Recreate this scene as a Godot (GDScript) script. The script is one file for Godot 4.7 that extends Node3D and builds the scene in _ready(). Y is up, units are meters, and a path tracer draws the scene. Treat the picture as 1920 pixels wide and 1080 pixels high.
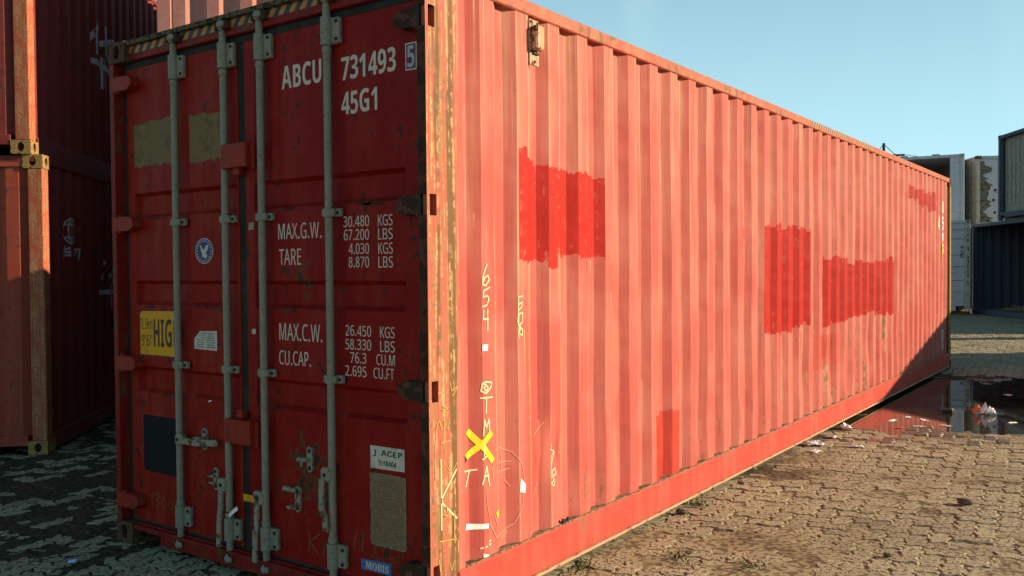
extends Node3D
# A container yard: one long red high-cube box, its doors in shade and its side in low warm sun.
# x runs along the door end, -z along the side of the red box, y up, metres.

const SUN_AZ := Vector2(0.82, -0.572)      # horizontal direction towards the sun (x, z)
const SUN_TAN := 0.372                     # tangent of the sun's height
const PITCH := 0.285                       # of the side corrugation
const UNIT := 0.1125                       # half a paving block

func _ready():
	setup_camera()
	setup_light()
	make_materials()
	build_ground()
	build_red_container()
	build_neighbours()
	build_far_row()
	build_litter()

func setup_camera():
	var cam := Camera3D.new()
	cam.name = "camera"
	add_child(cam)
	cam.position = Vector3(2.501, 1.572, 2.868)
	cam.rotation = Vector3(-0.02147, 0.62284, -0.00844)
	cam.fov = 35.85
	cam.near = 0.05
	cam.far = 900.0
	cam.current = true

func setup_light():
	var sun := DirectionalLight3D.new()
	sun.name = "sun"
	add_child(sun)
	var to_sun := Vector3(SUN_AZ.x, SUN_TAN, SUN_AZ.y).normalized()
	sun.look_at_from_position(to_sun * 50.0, Vector3.ZERO)
	sun.light_energy = 1.6
	sun.light_color = Color(1.0, 0.90, 0.755)
	sun.light_angular_distance = 0.5
	sun.shadow_enabled = true
	var sky_mat := ProceduralSkyMaterial.new()
	sky_mat.sky_top_color = lin(0.024, 0.092, 0.150)
	sky_mat.sky_horizon_color = lin(0.375, 0.60, 0.675)
	sky_mat.sky_curve = 0.28
	sky_mat.ground_bottom_color = lin(0.05, 0.045, 0.035)
	sky_mat.ground_horizon_color = lin(0.12, 0.13, 0.12)
	sky_mat.sun_angle_max = 1.0
	sky_mat.sky_cover = cirrus()
	sky_mat.sky_cover_modulate = Color(1, 1, 1, 0.07)
	var sky := Sky.new()
	sky.sky_material = sky_mat
	var env := Environment.new()
	env.background_mode = Environment.BG_SKY
	env.sky = sky
	env.tonemap_mode = Environment.TONE_MAPPER_LINEAR
	env.tonemap_exposure = 1.8
	env.sdfgi_enabled = true
	env.ssao_enabled = true
	env.ssil_enabled = true
	var we := WorldEnvironment.new()
	we.name = "world_environment"
	we.environment = env
	add_child(we)

func cirrus() -> ImageTexture:
	var f := FastNoiseLite.new()
	f.seed = 71
	f.frequency = 0.012
	f.fractal_octaves = 5
	var im := f.get_seamless_image(1024, 96)
	im.resize(1024, 512, Image.INTERPOLATE_CUBIC)
	im.convert(Image.FORMAT_L8)
	var d := im.get_data()
	var b := PackedByteArray()
	b.resize(1024 * 512 * 4)
	for i in d.size():
		var a := smoothstep(0.52, 0.9, d[i] / 255.0)
		b[i * 4] = 255
		b[i * 4 + 1] = 255
		b[i * 4 + 2] = 255
		b[i * 4 + 3] = int(255.0 * a)
	return ImageTexture.create_from_image(Image.create_from_data(1024, 512, false, Image.FORMAT_RGBA8, b))

# ---------------------------------------------------------------- helpers

func lin(r: float, g: float, b: float) -> Color:
	return Color(r, g, b).linear_to_srgb()

func put(node: Node, called: String, parent: Node) -> Node:
	var n := called
	var k := 0
	while parent.has_node(NodePath(n)):
		k += 1
		n = "%s_%03d" % [called, k]
	node.name = n
	parent.add_child(node, true)
	return node

func tag(o: Node, label: String, category: String, group := "", kind := ""):
	if label: o.set_meta("label", label)
	if category: o.set_meta("category", category)
	if group: o.set_meta("group", group)
	if kind: o.set_meta("kind", kind)

func thing(called: String, label: String, category: String, where := Transform3D.IDENTITY, group := "") -> Node3D:
	var o := Node3D.new()
	put(o, called, self)
	o.transform = where
	tag(o, label, category, group)
	return o

func inst(mesh: Mesh, called: String, mat: Material, parent: Node, where := Transform3D.IDENTITY) -> MeshInstance3D:
	var o := MeshInstance3D.new()
	o.mesh = mesh
	o.material_override = mat
	o.transform = where
	put(o, called, parent)
	return o

# collects triangles; normals are set outright, front faces run clockwise
class MB:
	var v := PackedVector3Array()
	var n := PackedVector3Array()
	var t := PackedVector2Array()
	func tri(a: Vector3, b: Vector3, c: Vector3, out: Vector3, ua := Vector2.ZERO, ub := Vector2.ZERO, uc := Vector2.ZERO):
		var m := (c - a).cross(b - a)
		if m.length_squared() < 1e-20: return
		if m.dot(out) < 0.0:
			m = -m
			v.append_array([a, c, b])
			t.append_array([ua, uc, ub])
		else:
			v.append_array([a, b, c])
			t.append_array([ua, ub, uc])
		m = m.normalized()
		n.append_array([m, m, m])
	func quad(a: Vector3, b: Vector3, c: Vector3, d: Vector3, out: Vector3, ua := Vector2.ZERO, ub := Vector2.ZERO, uc := Vector2.ZERO, ud := Vector2.ZERO):
		tri(a, b, c, out, ua, ub, uc)
		tri(a, c, d, out, ua, uc, ud)
	func box(lo: Vector3, hi: Vector3, ch := 0.0, tr := Transform3D.IDENTITY):
		var c := (lo + hi) * 0.5
		var h := (hi - lo) * 0.5
		h = h.abs()
		ch = minf(ch, minf(h.x, minf(h.y, h.z)) * 0.49)
		var P := func(s: Vector3, ax: int) -> Vector3:
			var q := h - Vector3(ch, ch, ch)
			q[ax] = h[ax]
			return tr * (c + q * s)
		for ax in 3:
			var i := (ax + 1) % 3
			var j := (ax + 2) % 3
			for sg in [-1.0, 1.0]:
				var s := [Vector3.ONE, Vector3.ONE, Vector3.ONE, Vector3.ONE]
				var q := []
				for k in 4:
					var e: Vector3 = Vector3.ONE
					e[ax] = sg
					e[i] = [-1.0, 1.0, 1.0, -1.0][k]
					e[j] = [-1.0, -1.0, 1.0, 1.0][k]
					q.append(P.call(e, ax))
				var o := Vector3.ZERO
				o[ax] = sg
				quad(q[0], q[1], q[2], q[3], tr.basis * o)
			if ch > 0.0:
				for si in [-1.0, 1.0]:
					for sj in [-1.0, 1.0]:
						var e0 := Vector3.ONE
						e0[ax] = -1.0
						e0[i] = si
						e0[j] = sj
						var e1 := e0
						e1[ax] = 1.0
						var o2 := Vector3.ZERO
						o2[i] = si
						o2[j] = sj
						quad(P.call(e0, i), P.call(e1, i), P.call(e1, j), P.call(e0, j), tr.basis * o2)
		if ch > 0.0:
			for k in 8:
				var e := Vector3(1 if k & 1 else -1, 1 if k & 2 else -1, 1 if k & 4 else -1)
				tri(P.call(e, 0), P.call(e, 1), P.call(e, 2), tr.basis * e)
	func cyl(p0: Vector3, p1: Vector3, r0: float, seg := 14, r1 := -1.0, caps := true):
		if r1 < 0.0: r1 = r0
		var ax := (p1 - p0).normalized()
		var u := ax.cross(Vector3.UP if absf(ax.y) < 0.9 else Vector3.RIGHT).normalized()
		var w := ax.cross(u)
		for k in seg:
			var a0 := TAU * k / seg
			var a1 := TAU * (k + 1) / seg
			var d0 := u * cos(a0) + w * sin(a0)
			var d1 := u * cos(a1) + w * sin(a1)
			var at := v.size()
			quad(p0 + d0 * r0, p0 + d1 * r0, p1 + d1 * r1, p1 + d0 * r1, d0 + d1)
			for q in range(at, v.size()):
				var rel := v[q] - p0
				n[q] = (rel - ax * rel.dot(ax)).normalized() if (rel - ax * rel.dot(ax)).length() > 1e-6 else n[q]
			if caps:
				tri(p0, p0 + d0 * r0, p0 + d1 * r0, -ax)
				tri(p1, p1 + d0 * r1, p1 + d1 * r1, ax)
	func tube(pts: Array, r: float, seg := 8):
		for k in pts.size() - 1:
			cyl(pts[k], pts[k + 1], r, seg)
	# polygon in the xy plane of tr, pushed out along its z by depth
	func ext(poly: PackedVector2Array, tr: Transform3D, depth: float, back := false):
		var ix := Geometry2D.triangulate_polygon(poly)
		var z := tr.basis.z
		var f := func(p: Vector2, d: float) -> Vector3: return tr * Vector3(p.x, p.y, d)
		for k in range(0, ix.size(), 3):
			tri(f.call(poly[ix[k]], depth), f.call(poly[ix[k + 1]], depth), f.call(poly[ix[k + 2]], depth), z)
			if back: tri(f.call(poly[ix[k]], 0.0), f.call(poly[ix[k + 1]], 0.0), f.call(poly[ix[k + 2]], 0.0), -z)
		var cw := Geometry2D.is_polygon_clockwise(poly)
		for k in poly.size():
			var a := poly[k]
			var b := poly[(k + 1) % poly.size()]
			var e := (b - a).orthogonal()
			if not cw: e = -e
			quad(f.call(a, 0.0), f.call(b, 0.0), f.call(b, depth), f.call(a, depth), tr.basis * Vector3(-e.x, -e.y, 0) * 1.0)
	func mesh() -> ArrayMesh:
		var a := []
		a.resize(Mesh.ARRAY_MAX)
		a[Mesh.ARRAY_VERTEX] = v
		a[Mesh.ARRAY_NORMAL] = n
		a[Mesh.ARRAY_TEX_UV] = t
		var m := ArrayMesh.new()
		m.add_surface_from_arrays(Mesh.PRIMITIVE_TRIANGLES, a)
		return m

func done(b: MB, called: String, mat: Material, parent: Node, where := Transform3D.IDENTITY) -> MeshInstance3D:
	return inst(b.mesh(), called, mat, parent, where)

func boxpart(lo: Vector3, hi: Vector3, ch: float, called: String, mat: Material, parent: Node) -> MeshInstance3D:
	var b := MB.new()
	b.box(lo, hi, ch)
	return done(b, called, mat, parent)

func oval(cx: float, cy: float, rx: float, ry: float, seg := 20) -> PackedVector2Array:
	var p := PackedVector2Array()
	for k in seg: p.append(Vector2(cx + rx * cos(TAU * k / seg), cy + ry * sin(TAU * k / seg)))
	return p

# ---------------------------------------------------------------- materials
var M := {}

func noise_bytes(sd: int, freq: float, w: int, h: int, squash := 1, oct := 4) -> PackedByteArray:
	var f := FastNoiseLite.new()
	f.noise_type = FastNoiseLite.TYPE_SIMPLEX_SMOOTH
	f.seed = sd
	f.frequency = freq
	f.fractal_octaves = oct
	var im := f.get_seamless_image(w, maxi(8, h / squash))
	if squash > 1: im.resize(w, h, Image.INTERPOLATE_CUBIC)
	im.convert(Image.FORMAT_L8)
	return im.get_data()

# worn paint on steel: mottled base, streaks of fading down the face, flecks of rust
func paint_tex(sd: int, base: Color, faded: Color, rust: Color, fade := 0.5, rusty := 0.12, grime := 0.25, size := 512, squash := 12) -> ImageTexture:
	var A := noise_bytes(sd, 0.010, size, size)
	var S := noise_bytes(sd + 1, 0.03, size, size, squash, 3)
	var F := noise_bytes(sd + 2, 0.035, size, size, 1, 5)
	var b := PackedByteArray()
	b.resize(size * size * 3)
	var dirt := base.lerp(Color(0.16, 0.13, 0.10), 0.75)
	for i in size * size:
		var a := A[i] / 255.0
		var s := S[i] / 255.0
		var f := F[i] / 255.0
		var c := base.lerp(faded, clampf((s * 0.65 + a * 0.5 - 0.58) * 2.4 + 0.5, 0.0, 1.0) * fade)
		c = c.lerp(dirt, smoothstep(0.5, 0.85, a * 0.5 + f * 0.55) * grime)
		var r := f * 0.62 + s * 0.25 + a * 0.13
		if r > 1.0 - rusty * 2.4:
			c = c.lerp(rust, smoothstep(1.0 - rusty * 2.4, 1.03 - rusty * 2.4, r))
		b[i * 3] = int(c.r * 255.0)
		b[i * 3 + 1] = int(c.g * 255.0)
		b[i * 3 + 2] = int(c.b * 255.0)
	return ImageTexture.create_from_image(Image.create_from_data(size, size, false, Image.FORMAT_RGB8, b))

var dents: ImageTexture

func mat_tex(tex: Texture2D, per_m := 0.6, rough := 0.55, metal := 0.0, dented := 0.0) -> StandardMaterial3D:
	var m := StandardMaterial3D.new()
	m.albedo_texture = tex
	m.uv1_triplanar = true
	m.uv1_scale = Vector3.ONE * per_m
	m.roughness = rough
	m.metallic = metal
	m.metallic_specular = 0.22
	if dented > 0.0:
		m.normal_enabled = true
		m.normal_texture = dents
		m.normal_scale = dented
	return m

func flat(c: Color, rough := 0.6, metal := 0.0) -> StandardMaterial3D:
	var m := StandardMaterial3D.new()
	m.albedo_color = c
	m.roughness = rough
	m.metallic = metal
	m.metallic_specular = 0.3
	return m

func make_materials():
	var f := FastNoiseLite.new()
	f.seed = 5
	f.frequency = 0.012
	f.fractal_octaves = 3
	var di := f.get_seamless_image(512, 512)
	di.convert(Image.FORMAT_RGB8)
	di.bump_map_to_normal_map(6.0)
	dents = ImageTexture.create_from_image(di)
	var rust := lin(0.11, 0.045, 0.02)
	M.side_near = side_material(true)
	M.side_far = side_material(false)
	M.rail = mat_tex(paint_tex(20, lin(0.46, 0.066, 0.048), lin(0.49, 0.115, 0.082), lin(0.26, 0.13, 0.06), 0.6, 0.13, 0.12), 0.5, 0.5, 0.0, 0.25)
	M.top_rail = mat_tex(paint_tex(24, lin(0.43, 0.10, 0.065), lin(0.48, 0.19, 0.11), lin(0.20, 0.11, 0.05), 0.8, 0.16, 0.3), 0.5, 0.6)
	M.flange = mat_tex(paint_tex(26, lin(0.44, 0.25, 0.15), lin(0.48, 0.33, 0.21), lin(0.2, 0.12, 0.07), 0.8, 0.15, 0.3, 256), 1.0, 0.8)
	M.ledge = mat_tex(paint_tex(28, lin(0.22, 0.145, 0.085), lin(0.30, 0.20, 0.125), lin(0.09, 0.065, 0.04), 0.8, 0.22, 0.4), 1.2, 0.9)
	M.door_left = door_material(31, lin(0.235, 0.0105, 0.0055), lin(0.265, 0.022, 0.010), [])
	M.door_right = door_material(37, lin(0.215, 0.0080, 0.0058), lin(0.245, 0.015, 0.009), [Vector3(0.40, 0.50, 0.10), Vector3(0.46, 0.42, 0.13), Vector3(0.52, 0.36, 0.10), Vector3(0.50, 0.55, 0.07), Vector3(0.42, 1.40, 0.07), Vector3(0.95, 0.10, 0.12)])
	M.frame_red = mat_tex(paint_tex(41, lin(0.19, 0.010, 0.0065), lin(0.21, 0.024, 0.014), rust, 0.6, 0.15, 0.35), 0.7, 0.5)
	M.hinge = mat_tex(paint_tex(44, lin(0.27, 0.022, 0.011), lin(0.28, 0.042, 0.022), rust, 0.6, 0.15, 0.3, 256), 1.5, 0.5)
	M.rusty_dark = mat_tex(paint_tex(47, lin(0.085, 0.028, 0.02), lin(0.12, 0.055, 0.03), lin(0.04, 0.022, 0.014), 0.8, 0.22, 0.4, 256), 1.2, 0.75)
	M.casting = mat_tex(paint_tex(50, lin(0.075, 0.040, 0.020), lin(0.115, 0.072, 0.033), lin(0.045, 0.026, 0.016), 0.9, 0.16, 0.4, 256), 3.2, 0.8)
	M.rod = mat_tex(paint_tex(53, lin(0.225, 0.205, 0.150), lin(0.30, 0.272, 0.205), lin(0.12, 0.09, 0.06), 0.7, 0.118, 0.35, 512), 2.6, 0.5)
	M.worn_zinc = mat_tex(paint_tex(56, lin(0.25, 0.22, 0.155), lin(0.33, 0.28, 0.20), lin(0.12, 0.07, 0.04), 0.7, 0.18, 0.4, 256), 2.0, 0.5)
	M.bolt = flat(lin(0.03, 0.026, 0.022), 0.6, 0.3)
	M.rubber = mat_tex(paint_tex(59, lin(0.020, 0.024, 0.020), lin(0.035, 0.042, 0.034), lin(0.05, 0.05, 0.04), 0.7, 0.1, 0.2, 256), 1.5, 0.75)
	M.tan_paint = mat_tex(paint_tex(62, lin(0.185, 0.115, 0.048), lin(0.21, 0.135, 0.060), lin(0.12, 0.08, 0.045), 0.6, 0.10, 0.3, 256), 1.5, 0.65)
	M.black_paint = flat(lin(0.009, 0.008, 0.008), 0.85)
	M.letter = mat_tex(paint_tex(65, lin(0.56, 0.47, 0.37), lin(0.64, 0.55, 0.44), lin(0.33, 0.20, 0.15), 0.7, 0.10, 0.25, 256), 3.0, 0.6)
	M.letter_blue = flat(lin(0.38, 0.36, 0.42), 0.6)
	M.navy = flat(lin(0.045, 0.045, 0.16), 0.5)
	M.plum = flat(lin(0.13, 0.035, 0.06), 0.5)
	M.sticker_white = mat_tex(paint_tex(68, lin(0.54, 0.47, 0.37), lin(0.60, 0.53, 0.43), lin(0.40, 0.35, 0.27), 0.6, 0.1, 0.3, 256), 3.0, 0.5)
	M.ink = flat(lin(0.035, 0.03, 0.03), 0.6)
	M.ink_grey = flat(lin(0.16, 0.15, 0.14), 0.6)
	M.yellow = mat_tex(paint_tex(71, lin(0.66, 0.29, 0.010), lin(0.70, 0.33, 0.024), lin(0.4, 0.22, 0.03), 0.6, 0.08, 0.2, 256), 2.0, 0.45)
	M.tape_yellow = flat(lin(0.80, 0.58, 0.03), 0.4)
	M.brown_ink = flat(lin(0.09, 0.03, 0.025), 0.6)
	M.chalk = flat(lin(0.78, 0.60, 0.34), 0.9)
	M.chalk_faint = flat(lin(0.62, 0.26, 0.18), 0.9)
	M.chalk_yellow = flat(lin(0.52, 0.31, 0.10), 0.9)
	M.plate = plate_material()
	M.blue_sticker = flat(lin(0.05, 0.13, 0.32), 0.4)
	M.hazard = hazard_material()
	M.vent_steel = mat_tex(paint_tex(74, lin(0.50, 0.28, 0.17), lin(0.55, 0.40, 0.26), rust, 0.7, 0.17, 0.3, 256), 3.0, 0.6)
	# the neighbours
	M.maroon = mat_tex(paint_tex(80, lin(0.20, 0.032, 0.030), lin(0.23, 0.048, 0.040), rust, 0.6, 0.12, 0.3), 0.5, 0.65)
	M.maroon_front = mat_tex(paint_tex(83, lin(0.20, 0.032, 0.030), lin(0.24, 0.055, 0.042), rust, 0.6, 0.12, 0.3), 0.6, 0.55)
	M.red_sunlit = mat_tex(paint_tex(86, lin(0.32, 0.058, 0.034), lin(0.35, 0.09, 0.055), rust, 0.6, 0.12, 0.2), 0.6, 0.55)  # brighter copy of the maroon paint, for the end the sun grazes
	M.worn_post = mat_tex(paint_tex(89, lin(0.38, 0.085, 0.048), lin(0.40, 0.17, 0.078), lin(0.36, 0.24, 0.11), 0.8, 0.17, 0.25), 2.4, 0.65)
	M.casting_yellow = mat_tex(paint_tex(92, lin(0.30, 0.185, 0.065), lin(0.38, 0.26, 0.10), lin(0.14, 0.07, 0.03), 0.8, 0.17, 0.3, 256), 4.5, 0.7)
	M.pink = mat_tex(paint_tex(95, lin(0.46, 0.19, 0.15), lin(0.50, 0.25, 0.20), lin(0.3, 0.15, 0.1), 0.7, 0.09, 0.15), 0.6, 0.65)
	M.white_box = mat_tex(paint_tex(98, lin(0.48, 0.50, 0.52), lin(0.56, 0.57, 0.57), lin(0.26, 0.18, 0.12), 0.6, 0.10, 0.2), 0.5, 0.55)
	M.white_dirty = mat_tex(paint_tex(101, lin(0.42, 0.40, 0.34), lin(0.50, 0.46, 0.36), lin(0.24, 0.16, 0.09), 0.8, 0.125, 0.35), 0.7, 0.65)
	M.peel = mat_tex(paint_tex(104, lin(0.16, 0.16, 0.12), lin(0.22, 0.21, 0.16), lin(0.1, 0.07, 0.04), 0.8, 0.2, 0.4, 256), 1.0, 0.8)
	M.blue_box = mat_tex(paint_tex(107, lin(0.055, 0.085, 0.12), lin(0.085, 0.115, 0.145), rust, 0.6, 0.12, 0.3), 0.5, 0.6)
	M.liner = mat_tex(paint_tex(110, lin(0.26, 0.25, 0.20), lin(0.32, 0.31, 0.25), lin(0.14, 0.11, 0.07), 0.8, 0.12, 0.45), 0.5, 0.7)
	M.inside_dark = mat_tex(paint_tex(113, lin(0.15, 0.155, 0.15), lin(0.20, 0.205, 0.19), rust, 0.6, 0.12, 0.4), 0.5, 0.8)
	M.grey_box = mat_tex(paint_tex(116, lin(0.18, 0.19, 0.20), lin(0.24, 0.25, 0.25), rust, 0.6, 0.12, 0.3, 256), 0.5, 0.6)
	M.timber = mat_tex(paint_tex(119, lin(0.17, 0.12, 0.075), lin(0.24, 0.18, 0.11), lin(0.08, 0.05, 0.03), 0.9, 0.15, 0.3, 256, 16), 1.5, 0.85)
	M.concrete = mat_tex(paint_tex(125, lin(0.25, 0.24, 0.21), lin(0.32, 0.30, 0.26), lin(0.14, 0.12, 0.1), 0.8, 0.15, 0.3, 256, 1), 1.5, 0.9)
	M.header_lip = mat_tex(paint_tex(127, lin(0.10, 0.075, 0.035), lin(0.17, 0.12, 0.05), lin(0.03, 0.03, 0.022), 0.9, 0.22, 0.4, 256), 2.2, 0.8)
	M.paper = flat(lin(0.72, 0.70, 0.66), 0.8)
	M.paper_orange = flat(lin(0.62, 0.20, 0.07), 0.6)
	M.paper_blue = flat(lin(0.42, 0.52, 0.82), 0.5)
	M.dark_plastic = flat(lin(0.03, 0.026, 0.024), 0.35)
	M.cream = flat(lin(0.66, 0.50, 0.26), 0.6)
	M.stone = mat_tex(paint_tex(122, lin(0.13, 0.10, 0.07), lin(0.20, 0.16, 0.11), lin(0.05, 0.04, 0.03), 0.8, 0.2, 0.4, 256), 6.0, 0.9)
	M.weed = flat(lin(0.055, 0.075, 0.022), 0.8)
	M.wire = flat(lin(0.03, 0.035, 0.04), 0.7)

func hazard_material() -> StandardMaterial3D:
	var im := Image.create(128, 64, false, Image.FORMAT_RGB8)
	var F := noise_bytes(9, 0.06, 128, 64)
	for y in 64:
		for x in 128:
			var s := fposmod(x + y * 0.8, 128.0) < 64.0
			var c := lin(0.46, 0.17, 0.016) if s else lin(0.012, 0.012, 0.012)
			c = c.lerp(lin(0.12, 0.08, 0.04), smoothstep(0.5, 0.8, F[y * 128 + x] / 255.0) * 0.7)
			im.set_pixel(x, y, c)
	var m := StandardMaterial3D.new()
	m.albedo_texture = ImageTexture.create_from_image(im)
	m.roughness = 0.6
	return m

func plate_material() -> StandardMaterial3D:
	var w := 128
	var h := 200
	var F := noise_bytes(13, 0.05, w, h)
	var im := Image.create(w, h, false, Image.FORMAT_RGB8)
	var rng := RandomNumberGenerator.new()
	rng.seed = 4
	var words := {}
	for row in range(10, 190, 9):
		var x := 12
		while x < 112:
			var l := rng.randi_range(6, 20)
			if rng.randf() < 0.8:
				for yy in rng.randi_range(3, 5):
					for xx in l:
						if rng.randf() < 0.72: words[Vector2i(x + xx, row + yy)] = true
			x += l + rng.randi_range(3, 9)
	for y in h:
		for x in w:
			var f := F[y * w + x] / 255.0
			var c := lin(0.15, 0.082, 0.035).lerp(lin(0.20, 0.14, 0.07), f)
			if words.has(Vector2i(x, y)): c = c.lerp(lin(0.05, 0.026, 0.014), 0.55)
			im.set_pixel(x, y, c)
	var m := StandardMaterial3D.new()
	m.albedo_texture = ImageTexture.create_from_image(im)
	m.roughness = 0.5
	return m

# ---------------------------------------------------------------- the painted side of the red box

# brushed-over rectangles of fresh paint: z from, z to, then (z, top, bottom) stops
func brush_columns(w: int, z0: float, per: float, sd: int, a: float, b: float, tops: Array, stroke: float, rag: float) -> Dictionary:
	var rng := RandomNumberGenerator.new()
	rng.seed = sd
	var top := PackedFloat32Array()
	var bot := PackedFloat32Array()
	var tone := PackedFloat32Array()
	tone.resize(w)
	top.resize(w)
	bot.resize(w)
	var left := 0.0
	var ot := 0.0
	var ob := 0.0
	var wob := 0.0
	var shade := 0.0
	for x in w:
		var z := z0 + x * per                     # distance along the side, growing
		top[x] = -1.0
		bot[x] = -1.0
		if z < a or z > b: continue
		left -= per
		if left <= 0.0:
			left = rng.randf_range(0.5, 1.4) * stroke
			ot = rng.randf_range(-rag, rag)
			ob = rng.randf_range(-rag, rag)
			shade = rng.randf_range(0.0, 1.0)
		wob = clampf(wob + rng.randf_range(-1, 1) * 0.0025, -0.008, 0.008)
		var t0 := 0.0
		var b0 := 0.0
		for k in tops.size():
			if z >= tops[k].x:
				t0 = tops[k].y
				b0 = tops[k].z
		top[x] = t0 + ot + wob
		bot[x] = b0 + ob - wob
		tone[x] = shade
	return {"top": top, "bottom": bot, "tone": tone}

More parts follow.
